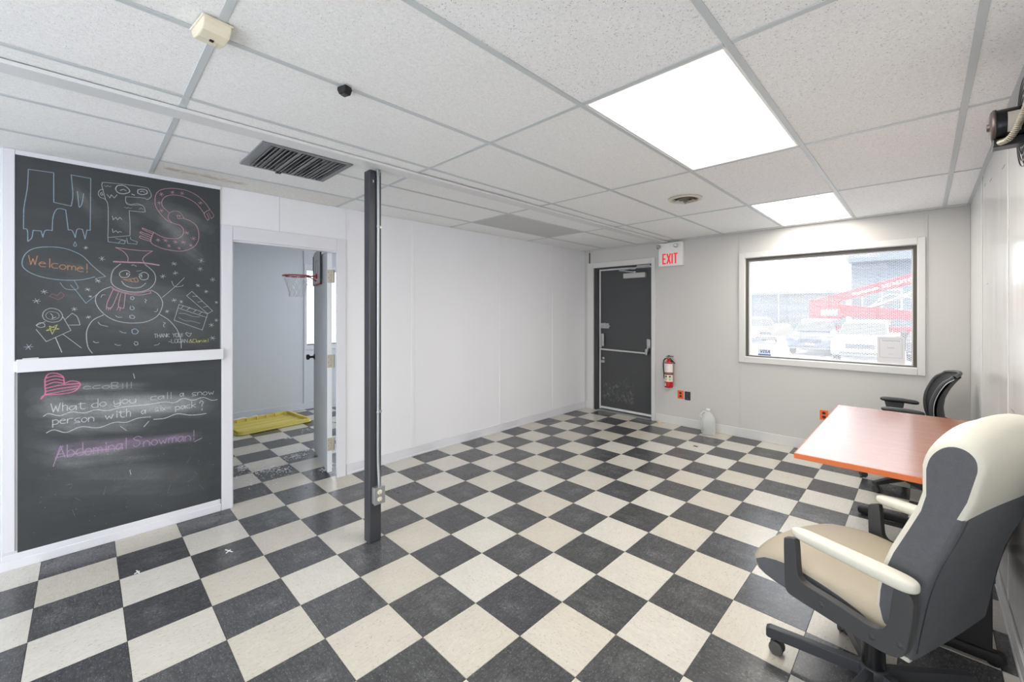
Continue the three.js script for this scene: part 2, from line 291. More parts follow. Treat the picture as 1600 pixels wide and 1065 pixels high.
for (const z of [-3.2, -1.98, -0.76, 0.46]) part('joint_strip', rbox(RX - 0.003, RX, 0.08, CY, z - 0.008, z + 0.008, 0.0015, 1), M.trimGrey, wallRight);
for (const [z, y] of [[-3.08, 2.27], [-2.75, 2.23], [-2.2, 2.17], [-2.95, 1.62], [-2.8, 1.02], [-1.9, 1.0]]) part('panel_nick', rbox(RX - 0.0012, RX, y, y + 0.0035, z, z + 0.09, 0.0006, 1), M.nick, wallRight);
const BACKWIN = [-1.35, 2.38, 0.12, 2.3], BACKWIN2 = [-3.7, -2.3, 0.12, 2.3];
structOne('wall_back', wallX(BZ, BZ + 0.12, pierced(FX, RX, 0, 2.43, [BACKWIN, BACKWIN2])), M.wallGrey);
const SIDEWIN = [-3.0, -1.25, 0.95, 2.085];
const wallFar = structOne('wall_far', wallZ(FX - 0.12, FX, pierced(EZ, BZ, 0, 2.43, [SIDEWIN])), M.room2);
for (const z of [-0.32, -1.222]) part('batten', rbox(FX, FX + 0.012, 0.1, CY, z - 0.017, z + 0.017, 0.002, 1), M.room2, wallFar);

// baseboards
const base = (name, geos, m) => structOne(name, geos, m);
base('baseboard_left', [rbox(LX, LX + 0.012, 0, 0.095, EZ, -0.565, 0.004), rbox(LX, LX + 0.016, 0.0, 0.02, EZ, -0.565, 0.004)], M.trim);
base('baseboard_exit', [rbox(-0.345, RX, 0, 0.105, EZ, EZ + 0.012, 0.004), rbox(LX + 0.012, -1.43, 0, 0.105, EZ, EZ + 0.012, 0.004)], M.trimGrey);
base('baseboard_right', [rbox(RX - 0.012, RX, 0, 0.085, EZ + 0.012, BZ, 0.004), rbox(RX - 0.018, RX, 0, 0.022, EZ + 0.012, BZ, 0.004)], M.trimGrey);
base('baseboard_far', rbox(FX, FX + 0.012, 0, 0.1, EZ, 1.24, 0.004), M.room2);
base('trim_1', [rbox(LX, LX + 0.016, 0, 0.052, 0.3565, PZ + 0.012, 0.004), rbox(LX, LX + 0.011, 0.05, 0.088, 0.36, PZ + 0.008, 0.004), rbox(LX, LX + 0.007, 0.088, 0.1, 0.36, PZ, 0.003)], M.trim);   // grooved board under the chalkboards
base('trim_2', [rbox(LX, LX + 0.014, 0.1, CY, 1.318, PZ + 0.004, 0.003), rbox(-1.54, LX, 0, CY, PZ, PZ + 0.012, 0.003)], M.trim);
base('trim_3', rbox(LX, LX + 0.012, 2.333, CY, 0.36, 1.318, 0.003), M.trim);

// doorway into the side room
const door1 = struct('door_1');
part('casing', rbox(LX, LX + 0.016, 0, 2.083, 0.286, 0.355, 0.004), M.trim, door1);
part('casing', rbox(LX, LX + 0.016, 0, 2.083, -0.558, -0.478, 0.004), M.trim, door1);
part('casing', rbox(LX, LX + 0.016, 1.979, 2.083, -0.478, 0.286, 0.004), M.trim, door1);
part('jamb', box(-1.545, LX - 0.001, 0, 1.977, 0.28, 0.29), M.trim, door1);
part('jamb', [box(-1.545, LX - 0.001, 0, 1.977, -0.512, -0.504)], M.trim, door1);
part('jamb', box(-1.545, LX - 0.001, 1.967, 1.977, -0.504, 0.28), M.trim, door1);
const leafTurn = new THREE.Group(); leafTurn.name = 'door_leaf'; leafTurn.position.set(-1.56, 0, -0.433); leafTurn.rotation.y = Math.atan2(0.2061, -0.9785); door1.add(leafTurn);
// the leaf's own axes: x along the leaf from the hinge edge, z across it (its +z looks away from the doorway side)
{
  const lm = std('#c2c5c9', 0.45), b = (x0, x1, y0, y1, z0, z1, r) => rbox(x0, x1, y0, y1, z0, z1, r);
  part('leaf_panel', b(0, 0.762, 0.036, 1.985, 0.001, 0.041, 0.002), lm, leafTurn);
  part('edge_band', b(-0.003, 0, 0.036, 1.985, 0.0015, 0.0405, 0.001), std('#dfe1e3', 0.4), leafTurn);
  for (const y of [0.28, 1.012, 1.76]) {
    const h = [b(-0.0055, -0.003, y - 0.057, y + 0.057, 0.003, 0.042, 0.001), rod([-0.010, y - 0.058, 0.049], [-0.010, y + 0.058, 0.049], 0.0065), b(-0.008, -0.004, y - 0.057, y + 0.057, 0.042, 0.062, 0.001)];
    part('hinge', h, M.brass, leafTurn);
    part('hinge_screws', [-0.036, -0.012, 0.012, 0.036].flatMap((k, i) => [rod([-0.0066, y + k, i % 2 ? 0.012 : 0.026], [-0.0054, y + k, i % 2 ? 0.012 : 0.026], 0.003)]), std('#4a4238', 0.6), leafTurn).userData.kind = 'stuff';
  }
  part('knob', [lathe([[0.0, 0], [0.03, 0], [0.03, 0.006], [0.012, 0.012], [0.011, 0.04], [0.026, 0.05], [0.029, 0.062], [0.022, 0.075], [0, 0.078]]).rotateX(-Math.PI / 2).translate(0.70, 0.99, 0.0), lathe([[0.0, 0], [0.03, 0], [0.03, 0.006], [0.012, 0.012], [0.011, 0.04], [0.026, 0.05], [0.029, 0.062], [0.022, 0.075], [0, 0.078]]).rotateX(Math.PI / 2).translate(0.70, 0.99, 0.041)], std('#3a3a3a', 0.35, { metalness: 0.8 }), leafTurn);
}

// exit door
const door2 = struct('door_2'), DZ = EZ - 0.05;
part('casing', rbox(-1.425, -1.322, 0, 2.17, EZ, EZ + 0.018, 0.004), M.trimGrey, door2);
part('casing', rbox(-0.402, -0.35, 0, 2.17, EZ, EZ + 0.018, 0.004), M.trimGrey, door2);
part('casing', rbox(-1.322, -0.402, 2.093, 2.17, EZ, EZ + 0.018, 0.004), M.trimGrey, door2);
part('frame', [box(-1.32, -1.252, 0, 2.095, EZ - 0.15, EZ - 0.004), box(-0.412, -0.40, 0, 2.095, EZ - 0.15, EZ - 0.004), box(-1.252, -0.412, 2.075, 2.095, EZ - 0.15, EZ - 0.004)], std('#37373a', 0.5), door2);
part('threshold', rbox(-1.252, -0.412, -0.004, 0.018, EZ - 0.15, EZ + 0.02, 0.003), M.steel, door2);
const leaf2 = part('door_leaf', rbox(-1.25, -0.414, 0.02, 2.073, DZ - 0.045, DZ, 0.002), std('#ffffff', 0.5, { map: doorTex }), door2);
{ const p = leaf2.geometry.attributes.position, uv = leaf2.geometry.attributes.uv; for (let k = 0; k < p.count; k++) uv.setXY(k, (p.getX(k) + 1.25) / 0.836, (p.getY(k) - 0.02) / 2.053); }
part('weather_strip', [box(-1.25, -1.232, 0.02, 2.072, DZ, DZ + 0.01), box(-1.232, -0.416, 0.03, 0.058, DZ, DZ + 0.012), box(-1.232, -0.416, 2.05, 2.071, DZ, DZ + 0.008)], std('#dcddde', 0.4), leaf2);
{
  const z = DZ, g = leaf2;
  part('crash_bar', [rod([-1.2, 0.905, z + 0.075], [-0.47, 0.888, z + 0.075], 0.012, 0.012, 14)], std('#d5d7d8', 0.35, { metalness: 0.5 }), g);
  part('bar_bracket', [rbox(-1.215, -1.155, 0.94, 1.13, z, z + 0.045, 0.012), rod([-1.185, 0.97, z + 0.03], [-1.2, 0.905, z + 0.075], 0.012)], M.steel, g);
  part('bar_bracket', [rbox(-0.485, -0.425, 0.955, 1.085, z, z + 0.045, 0.012), rod([-0.455, 1.0, z + 0.04], [-0.465, 0.885, z + 0.075], 0.016), rbox(-0.485, -0.452, 0.865, 0.95, z + 0.05, z + 0.09, 0.01)], M.steel, g);
  part('latch_bolt', [rbox(-1.225, -1.085, 1.205, 1.28, z, z + 0.02, 0.003), rod([-1.215, 1.24, z + 0.028], [-1.06, 1.24, z + 0.028], 0.01), rbox(-1.15, -1.13, 1.22, 1.285, z + 0.02, z + 0.045, 0.003)], M.galv, g);
  part('lock', [rbox(-1.22, -1.16, 0.70, 0.735, z, z + 0.016, 0.004), lathe([[0.0, 0], [0.02, 0], [0.018, 0.012], [0, 0.014]], 18).rotateX(Math.PI / 2).translate(-1.185, 0.765, z)], M.galv, g);
  const cl = part('closer', rbox(-0.83, -0.50, 1.915, 1.985, z, z + 0.055, 0.006), std('#b4b4b2', 0.4, { metalness: 0.1 }), g);
  part('closer_arm', [rod([-0.66, 1.995, z + 0.04], [-0.88, 2.03, z + 0.075], 0.009), rod([-0.88, 2.03, z + 0.075], [-0.44, 2.07, z + 0.055], 0.009), rbox(-0.70, -0.63, 2.032, 2.055, z + 0.05, z + 0.075, 0.004), rod([-0.66, 1.98, z + 0.035], [-0.66, 2.01, z + 0.035], 0.016), rbox(-0.62, -0.425, 2.066, 2.086, z + 0.046, z + 0.058, 0.003)], M.galv, cl);
}
// the wrap of dark gasket at the corner over the door
structOne('trim_4', rbox(-1.405, -1.385, 2.17, 2.33, EZ, EZ + 0.006, 0.002), std('#4a4a4c', 0.6));

// front window: trim, dark gasket, pane
const win1 = struct('window_1');
part('casing', rbox(0.675, 0.737, 0.868, 2.123, EZ, EZ + 0.02, 0.005), M.trimGrey, win1);
part('casing', rbox(2.173, 2.226, 0.868, 2.123, EZ, EZ + 0.02, 0.005), M.trimGrey, win1);
part('casing', rbox(0.737, 2.173, 2.06, 2.123, EZ, EZ + 0.02, 0.005), M.trimGrey, win1);
part('casing', rbox(0.737, 2.173, 0.868, 0.934, EZ, EZ + 0.024, 0.005), M.trimGrey, win1);
part('reveal', [box(0.735, 0.741, 0.932, 2.062, EZ - 0.2, EZ), box(2.169, 2.175, 0.932, 2.062, EZ - 0.2, EZ), box(0.741, 2.169, 2.056, 2.062, EZ - 0.2, EZ), box(0.741, 2.169, 0.932, 0.938, EZ - 0.2, EZ)], M.trimGrey, win1);
const gz = EZ - 0.028;
part('gasket', [rbox(0.741, 0.768, 0.938, 2.056, gz - 0.012, gz + 0.012, 0.003), rbox(2.143, 2.169, 0.938, 2.056, gz - 0.012, gz + 0.012, 0.003), rbox(0.768, 2.143, 2.026, 2.056, gz - 0.012, gz + 0.012, 0.003), rbox(0.768, 2.143, 0.938, 0.948, gz - 0.012, gz + 0.012, 0.003)], std('#55524d', 0.7), win1);
part('frame', [rbox(0.768, 0.780, 0.948, 2.026, gz - 0.05, gz - 0.012, 0.002), rbox(2.131, 2.143, 0.948, 2.026, gz - 0.05, gz - 0.012, 0.002), rbox(0.78, 2.131, 2.016, 2.026, gz - 0.05, gz - 0.012, 0.002), rbox(0.78, 2.131, 0.948, 0.956, gz - 0.05, gz - 0.012, 0.002)], std('#e4e4e2', 0.4), win1);
part('pane', box(0.778, 2.133, 0.954, 2.018, gz - 0.033, gz - 0.029), M.frontGlass, win1);
// window of the side room, with a slatted blind
const win2 = struct('window_2');
part('casing', [rbox(FX, FX + 0.016, 0.88, 0.95, -3.07, -1.212, 0.004), rbox(FX, FX + 0.016, 2.085, 2.155, -3.07, -1.212, 0.004), rbox(FX, FX + 0.016, 0.95, 2.085, -1.25, -1.212, 0.004), rbox(FX, FX + 0.016, 0.95, 2.085, -3.07, -3.0, 0.004)], M.trim, win2);
part('gasket', [box(FX - 0.05, FX - 0.02, 0.95, 0.965, -3.0, -1.25), box(FX - 0.05, FX - 0.02, 2.07, 2.085, -3.0, -1.25)], std('#3c3b39', 0.7), win2);
part('pane', box(FX - 0.06, FX - 0.056, 0.95, 2.085, -3.0, -1.25), M.glass, win2);
// glazing behind the viewer and in the side room, where the daylight in the photograph comes from
for (const [a, b] of [BACKWIN, BACKWIN2]) {
  const w = struct('window_3'), n = b - a > 3 ? 4 : 3;
  part('frame', [rbox(a, b, 0.12, 0.17, BZ + 0.01, BZ + 0.09), rbox(a, b, 2.25, 2.3, BZ + 0.01, BZ + 0.09)], M.steel, w);
  for (let k = 0; k <= n; k++) { const x = lerp(a, b - 0.05, k / n); part('mullion', rbox(x, x + 0.05, 0.17, 2.25, BZ + 0.01, BZ + 0.09), M.steel, w); }
  part('pane', box(a + 0.01, b - 0.01, 0.15, 2.27, BZ + 0.048, BZ + 0.052), M.glass, w);
}
for (const [x, r] of [[RX + 0.06, RIGHTWIN]]) {
  const w = struct('window_5');
  part('frame', [rbox(x - 0.03, x + 0.03, 0.5, 0.55, r[0], r[1]), rbox(x - 0.03, x + 0.03, 2.15, 2.2, r[0], r[1]), rbox(x - 0.03, x + 0.03, 0.55, 2.15, r[0], r[0] + 0.05), rbox(x - 0.03, x + 0.03, 0.55, 2.15, r[1] - 0.05, r[1])], M.steel, w);
  part('pane', box(x - 0.002, x + 0.002, 0.54, 2.16, r[0] + 0.04, r[1] - 0.04), M.glass, w);
}
const win4 = struct('window_4');
part('frame', [rbox(-4.25, -1.8, 0.2, 0.25, EZ - 0.1, EZ - 0.03), rbox(-4.25, -1.8, 2.23, 2.28, EZ - 0.1, EZ - 0.03), rbox(-4.25, -4.2, 0.25, 2.23, EZ - 0.1, EZ - 0.03), rbox(-1.85, -1.8, 0.25, 2.23, EZ - 0.1, EZ - 0.03)], M.steel, win4);
part('pane', box(-4.21, -1.84, 0.24, 2.24, EZ - 0.07, EZ - 0.066), M.glass, win4);

// ---------------------------------------------------------------- table and chairs
{
  const t = thing('table', 'cherry wood laminate table with orange edge and black legs, against the right wall', 'table', [2.11, 0, -2.16]);
  part('table_top', rbox(-0.359, 0.359, 0.7185, 0.745, -0.749, 0.749, 0.002), M.cherry, t);
  const e = 0.0025;
  part('edge_band', [rbox(-0.36 - e, -0.359, 0.719, 0.7445, -0.752, 0.752, 0.001), rbox(0.359, 0.36 + e, 0.719, 0.7445, -0.752, 0.752, 0.001), rbox(-0.36, 0.36, 0.719, 0.7445, 0.749, 0.752, 0.001), rbox(-0.36, 0.36, 0.719, 0.7445, -0.752, -0.749, 0.001)], M.edgeBand, t, 'orange edge banding');
  for (const z of [0.61, -0.66]) part('leg', [rbox(0.14, 0.305, 0.055, 0.70, z - 0.02, z + 0.02, 0.006), rbox(-0.24, 0.345, 0.008, 0.055, z - 0.028, z + 0.028, 0.02), rbox(-0.3, 0.3, 0.695, 0.718, z - 0.03, z + 0.03, 0.004), rod([-0.2, 0, z], [-0.2, 0.01, z], 0.02), rod([0.31, 0, z], [0.31, 0.01, z], 0.02)], M.blackMatte, t);
  part('modesty_panel', rbox(0.30, 0.316, 0.32, 0.70, -0.64, 0.59, 0.003), M.blackMatte, t);
}
// a padded slab lofted across its width: rows = [d, y, material key] round the outline seen from the side
function padded(rows, half, fn, parent, mats, names, grow = 0) {
  const S = [-1, -0.985, -0.955, -0.9, -0.8, -0.65, -0.5, -0.33, -0.16, 0, 0.16, 0.33, 0.5, 0.65, 0.8, 0.9, 0.955, 0.985, 1], n = rows.length, P = [];
  for (const q of S) {
    const aq = Math.abs(q), e0 = aq > 0.99 ? 0.014 : aq > 0.97 ? 0.0056 : aq > 0.94 ? 0.0018 : aq > 0.89 ? 0.0004 : 0, pts = rows.map(([d, y], i) => fn(d, y, q, rows[i][2]));
    P.push(pts.map((p, i) => { const a = pts[(i + n - 1) % n], b = pts[(i + 1) % n], tx = b[0] - a[0], ty = b[1] - a[1], l = Math.hypot(tx, ty) || 1, e = e0 - (rows[i][2] === 'white' ? grow : grow * 0.35); return [q * half, p[1] + e * tx / l, -(p[0] - e * ty / l)]; }));
  }
  for (const key of Object.keys(mats)) {
    const pos = [], idx = []; P.forEach((c) => c.forEach((p) => pos.push(...p)));
    for (let s = 0; s + 1 < S.length; s++) for (let i = 0; i < n; i++) { if (rows[i][2] !== key) continue; const j = (i + 1) % n, a = s * n + i, b = s * n + j, c = (s + 1) * n + i, d = (s + 1) * n + j; idx.push(a, d, c, a, b, d); }
    if (key === 'side') { for (const s of [0, S.length - 1]) { idx.length = 0; const tri = THREE.ShapeUtils.triangulateShape(P[s].map((p) => new THREE.Vector2(-p[2], p[1])), []); for (const t of tri) idx.push(...(s ? t : [t[0], t[2], t[1]]).map((k) => s * n + k)); const g2 = new THREE.BufferGeometry(); g2.setAttribute('position', new THREE.Float32BufferAttribute(pos, 3)); g2.setIndex(idx.slice()); part(names[key], toCreasedNormals(g2, 0.3), mats[key], parent); } continue; }
    if (!idx.length) continue;
    const g = new THREE.BufferGeometry(); g.setAttribute('position', new THREE.Float32BufferAttribute(pos, 3)); g.setIndex(idx);
    const cr = toCreasedNormals(g, 0.9);
    part(names[key], cr, mats[key], parent);
  }
  return P;
}
{
  const c = thing('office_chair', 'white leather and grey fabric high-back office chair in the foreground', 'chair', [2.076, 0, -1.021], 1.181);
  const front = [[0.385, -0.182], [0.42, -0.166], [0.46, -0.146], [0.5, -0.137], [0.55, -0.14], [0.62, -0.152], [0.69, -0.175], [0.77, -0.209], [0.85, -0.242], [0.9, -0.254], [0.98, -0.256], [1.03, -0.267]];
  const rear = [[1.034, -0.366], [0.982, -0.357], [0.915, -0.344], [0.857, -0.331], [0.80, -0.313], [0.752, -0.296], [0.70, -0.276], [0.65, -0.26], [0.60, -0.249], [0.553, -0.24], [0.51, -0.234], [0.467, -0.228], [0.42, -0.222], [0.38, -0.216]];
  const crown = new THREE.CatmullRomCurve3([[-0.254, 0.98], [-0.262, 1.012], [-0.277, 1.038], [-0.298, 1.057], [-0.322, 1.064], [-0.345, 1.058], [-0.361, 1.040], [-0.365, 1.012], [-0.360, 0.985]].map((p) => V(p[0], p[1], 0))).getPoints(28).map((p) => [p.x, p.y, 'white']);
  const rows = [...front.filter(([y]) => y < 0.97).map(([y, d]) => [d, y, 'white']), ...crown, ...rear.filter(([y]) => y < 0.98).map(([y, d]) => [d, y, y > 0.87 ? 'white' : 'grey'])];
  const shape = (d, y, q) => { const k = (y - 0.38) / 0.684, lift = 0.054 * (1 - Math.abs(q) ** 2.4), rearSide = d < table1(front, y) - 0.03 && y < 1.05; return [d - (rearSide || y > 1.04 ? 0.032 * (1 - q * q) * Math.sin(Math.PI * clamp(k * 0.86 + 0.04, 0, 1)) : 0.018 * (1 - q * q) * (y < 0.9 ? 1 : 0.2) - 0.018 * (1 - q ** 4) * (y > 0.6 && y < 0.86 ? 1 : 0.3)), y + lift * Math.max(0, k)]; };
  padded(rows, 0.25, shape, c, { white: M.leather, grey: M.fabric, side: M.fabric }, { white: 'headrest_cover', grey: 'backrest', side: 'side_panel' }, 0.013);
  const rim = []; for (let i = 0; i <= 24; i++) { const q = (-1 + i / 12) * 0.965, p = shape(-0.331, 0.857, q); rim.push([q * 0.25, p[1], -p[0] + 0.001]); }
  part('piping', tube(rim, 0.0035, 48, 6), M.leather, c);
  for (const s of [-1, 1]) {
    part('stitching', tube([0.40, 0.5, 0.6, 0.7, 0.8, 0.85].map((y) => { const p = shape(table1([...rear].reverse(), y), y, s * 0.92); return [s * 0.23, p[1], -p[0] + 0.0045]; }), 0.0016, 40, 5), std('#3b3c44', 0.9), c);
  }
  const seatTop = [[0.292, 0.432], [0.275, 0.446], [0.25, 0.462], [0.20, 0.477], [0.154, 0.485], [0.11, 0.487], [0.036, 0.483], [-0.03, 0.475], [-0.09, 0.462], [-0.14, 0.441], [-0.168, 0.425]];
  const seatRows = [...seatTop.map(([d, y]) => [d, y, 'white']), [-0.175, 0.40, 'grey'], [-0.165, 0.385, 'grey'], [-0.10, 0.376, 'grey'], [0.0, 0.372, 'grey'], [0.1, 0.372, 'grey'], [0.2, 0.374, 'grey'], [0.245, 0.380, 'grey'], [0.275, 0.394, 'white'], [0.29, 0.412, 'white']];
  padded(seatRows, 0.265, (d, y, q, k) => {
    const edge = 1 - Math.abs(q) ** 6, up = y > 0.42 ? 1 : 0;
    const back = clamp((-0.05 - d) / 0.12, 0, 1);
    return [d + (d > 0.2 ? 0.035 * (1 - q * q) : 0), y + up * (0.016 * edge + 0.012 * (1 - q * q)) + up * back * 0.05 * (1 - q ** 4)];
  }, c, { white: M.leatherSeat, grey: M.fabric, side: M.fabric }, { white: 'seat', grey: 'seat_pan', side: 'seat_side' }, 0.004);
  part('stitching', tube(Array.from({ length: 13 }, (_, i) => { const q = -0.84 + i * 0.14; return [q * 0.265, 0.4885 + 0.016 * (1 - Math.abs(q) ** 6) + 0.012 * (1 - q * q), -0.11]; }), 0.0007, 40, 5), std('#cfc4b2', 0.8), c);
  const U = [[0.134, 0.598], [0.128, 0.60], [0.096, 0.614], [0.088, 0.604], [0.083, 0.50], [0.076, 0.478], [0.056, 0.4675], [-0.02, 0.466], [-0.10, 0.460], [-0.155, 0.456], [-0.178, 0.468], [-0.192, 0.50], [-0.203, 0.60], [-0.206, 0.618], [-0.255, 0.618], [-0.252, 0.55], [-0.24, 0.45], [-0.228, 0.42], [-0.205, 0.402], [-0.155, 0.396], [-0.02, 0.397], [0.105, 0.398], [0.122, 0.404], [0.129, 0.42]];
  const cut = (l) => l.flatMap((p, i) => { const n = l[(i + 1) % l.length]; return [[p[0] * 0.75 + n[0] * 0.25, p[1] * 0.75 + n[1] * 0.25], [p[0] * 0.25 + n[0] * 0.75, p[1] * 0.25 + n[1] * 0.75]]; }), UC = cut(cut(U));
  for (const s of [-1, 1]) {
    const arm = part('arm_frame', extrude(UC, 0.03, 0.003).rotateY(Math.PI / 2).translate(s * 0.302, 0, s > 0 ? -0.03 : 0), M.blackPlastic, c);
    each('bolt', [[0.0, 0.431], [-0.150, 0.427], [-0.222, 0.452]].map(([d0, y]) => [d0 + (s > 0 ? 0.03 : 0), y]).map(([d, y]) => lathe([[0, 0.004], [0.005, 0.004], [0.0055, 0.001], [0.0095, 0.003], [0.0105, 0]], 16).rotateZ(-s * Math.PI / 2).translate(s * 0.3165, y, -d)), M.blackPlastic, arm);
    part('arm_pad', sheet((u0, v) => { const u = 0.5 - 0.5 * Math.cos(Math.PI * u0), t = v * Math.PI * 2, e = Math.pow(Math.max(0, 1 - Math.abs(u * 2 - 1) ** 9), 0.5), cs = Math.cos(t), sn = Math.sin(t), w = lerp(0.026, 0.034, u); return [s * 0.303 + Math.sign(cs) * Math.abs(cs) ** 0.7 * w * e, 0.637 + Math.sign(sn) * Math.abs(sn) ** 0.75 * lerp(0.019, 0.023, u) * (0.25 + 0.75 * e), lerp(-0.108, 0.262, u) - (s > 0 ? 0.03 : 0)]; }, 36, 24), M.leather, c);
  }
  part('piping_end', rbox(-0.25, -0.225, 0.368, 0.385, 0.185, 0.215, 0.006, 3), M.leather, c);
  part('mechanism', [rbox(-0.09, 0.09, 0.335, 0.372, -0.1, 0.12, 0.01), rbox(-0.16, 0.16, 0.36, 0.374, -0.06, 0.08, 0.004)], M.blackPlastic, c);
  part('gas_lift', [rod([0, 0.1, 0], [0, 0.34, 0], 0.026, 0.026, 24), rod([0, 0.11, 0], [0, 0.27, 0], 0.036, 0.033, 24)], M.blackGloss, c);
  part('hub', lathe([[0, 0.06], [0.04, 0.06], [0.047, 0.07], [0.047, 0.105], [0.042, 0.116], [0.036, 0.119], [0, 0.119]]), M.blackPlastic, c);
  for (let k = 0; k < 5; k++) {
    const a = (-27 + 72.5 * k) * Math.PI / 180, g = extrude([[0.04, 0.068], [0.345, 0.060], [0.352, 0.066], [0.352, 0.098], [0.34, 0.106], [0.04, 0.114]], 0.03, 0.003).rotateY(Math.PI / 2 - a);
    const leg = part('leg', g, M.darkPaint, c), x = Math.sin(a) * 0.325, z = -Math.cos(a) * 0.325, turn = a + 0.8;
    const w = [-0.013, 0.013].map((o) => lathe([[0, -0.009], [0.022, -0.009], [0.0265, -0.006], [0.0275, 0], [0.0265, 0.006], [0.022, 0.009], [0, 0.009]], 20).rotateZ(Math.PI / 2).translate(o, 0.0275, 0.012));
    part('caster', [merge([...w, rbox(-0.006, 0.006, 0.02, 0.05, -0.012, 0.03, 0.004)]).rotateY(turn).translate(x, 0, z), rod([x, 0.045, z], [x, 0.065, z], 0.006)], M.rubber, leg);
  }
}
{
  const c = thing('task_chair', 'black mesh-back task chair with T-shaped arms, behind the table near the window', 'chair', [2.10, 0, -3.615], 1.64);
  const prof = [[0.55, -0.165], [0.62, -0.145], [0.70, -0.135], [0.78, -0.145], [0.85, -0.172], [0.91, -0.206], [0.96, -0.243], [0.978, -0.26]];
  const at = (q, y) => [q * 0.225 * (1 - 0.12 * Math.max(0, (y - 0.9) / 0.1)), y - 0.01 * q * q * (y > 0.95 ? 2 : 0), -(table1(prof, y) - 0.055 * (1 - q * q))];
  part('mesh_back', sheet((u, v) => at(u * 2 - 1, 0.55 + v * 0.428), 20, 20), std('#202123', 0.8, { side: THREE.DoubleSide, bumpMap: weave, bumpScale: 0.001 }), c);
  part('back_frame', [...[-1, 1].map((s) => tube([0.55, 0.65, 0.75, 0.84, 0.91, 0.96, 0.977].map((y) => at(s, y)), 0.014, 30, 8)), tube([-1, -0.6, 0, 0.6, 1].map((q) => at(q, 0.977)), 0.013, 20, 8), tube([-1, -0.6, 0, 0.6, 1].map((q) => at(q, 0.553)), 0.014, 20, 8)], M.blackPlastic, c);
  for (const s of [-1, 1]) part('trim_line', tube([0.56, 0.65, 0.75, 0.84, 0.91, 0.965].map((y) => { const p = at(s, y); return [p[0] + s * 0.012, p[1], p[2] + 0.012]; }), 0.0028, 30, 5), std('#c8cacd', 0.35, { metalness: 0.6 }), c);
  part('rear_shell', sheet((u, v) => { const p = at((u * 2 - 1) * 0.93, 0.60 + v * 0.345); return [p[0], p[1], p[2] + 0.035 - 0.01 * Math.abs(u * 2 - 1)]; }, 16, 16), std('#3a3b3e', 0.5, { side: THREE.DoubleSide }), c);
  part('seat', rbox(-0.24, 0.24, 0.43, 0.50, -0.27, 0.20, 0.03, 5), M.blackMatte, c);
  part('back_bar', tube([[0, 0.41, 0.05], [0, 0.40, 0.2], [0, 0.46, 0.235], [0, 0.62, 0.225]], 0.02, 20, 8), M.blackPlastic, c);
  for (const s of [-1, 1]) {
    const a = part('arm', [extrude([[0.01, 0.44], [0.10, 0.44], [0.105, 0.60], [0.12, 0.662], [-0.01, 0.662], [0.0, 0.60]], 0.028, 0.004).rotateY(Math.PI / 2).translate(s * 0.255, 0, 0), rbox(-0.03, 0.03, 0.41, 0.44, -0.09, 0.0, 0.006).translate(s * 0.24, 0, 0)], M.blackPlastic, c);
    part('arm_pad', sheet((u0, v) => { const u = 0.5 - 0.5 * Math.cos(Math.PI * u0), t = v * Math.PI * 2, d = lerp(0.15, -0.105, u), e = Math.sqrt(Math.max(0, 1 - Math.abs(u * 2 - 1) ** 8)); return [s * 0.255 + Math.cos(t) * 0.04 * e, 0.68 + Math.sin(t) * 0.019 * e - 0.02 * Math.max(0, u - 0.55), -d]; }, 18, 16), std('#2b2c2e', 0.55, { side: THREE.DoubleSide }), a);
  }
  part('gas_lift', [rod([0, 0.08, 0], [0, 0.42, 0], 0.025, 0.025, 18), rbox(-0.08, 0.08, 0.385, 0.43, -0.1, 0.1, 0.008)], M.blackGloss, c);
  for (let k = 0; k < 5; k++) {
    const a = (20 + 72 * k) * Math.PI / 180, leg = part('leg', extrude([[0.0, 0.065], [0.31, 0.058], [0.315, 0.085], [0.0, 0.12]], 0.035, 0.005).rotateY(Math.PI / 2 - a), M.blackPlastic, c), x = Math.sin(a) * 0.29, z = -Math.cos(a) * 0.29;
    part('caster', [merge([-0.013, 0.013].map((o) => lathe([[0, -0.009], [0.024, -0.009], [0.0275, -0.004], [0.0275, 0.004], [0.024, 0.009], [0, 0.009]], 18).rotateZ(Math.PI / 2).translate(o, 0.0275, 0.012))).rotateY(a).translate(x, 0, z), rod([x, 0.03, z], [x, 0.062, z], 0.007)], M.blackPlastic, leg);
  }
}
{ // seen past the end of the partition
  const c = thing('side_chair', 'pale plastic chair on black tube legs, at the left edge behind the chalkboard wall', 'chair', [-2.55, 0, 1.68], -0.5);
  part('seat', rbox(-0.22, 0.22, 0.44, 0.475, -0.22, 0.22, 0.017, 4), std('#cfc9b4', 0.6), c);
  part('backrest', sheet((u, v) => [(u - 0.5) * 0.44, 0.56 + v * 0.3, 0.23 + 0.05 * v - 0.16 * (u - 0.5) ** 2], 12, 8), std('#cfc9b4', 0.6, { side: THREE.DoubleSide }), c);
  for (const [x, z] of [[-0.2, -0.2], [0.2, -0.2], [-0.2, 0.2], [0.2, 0.2]]) part('leg', z < 0 ? tube([[x, 0.45, z], [x * 1.08, 0, z * 1.15]], 0.011, 4, 8) : tube([[x, 0.84, z + 0.08], [x, 0.45, z + 0.02], [x * 1.08, 0.0, z * 1.25]], 0.011, 16, 8), M.blackPlastic, c);
}

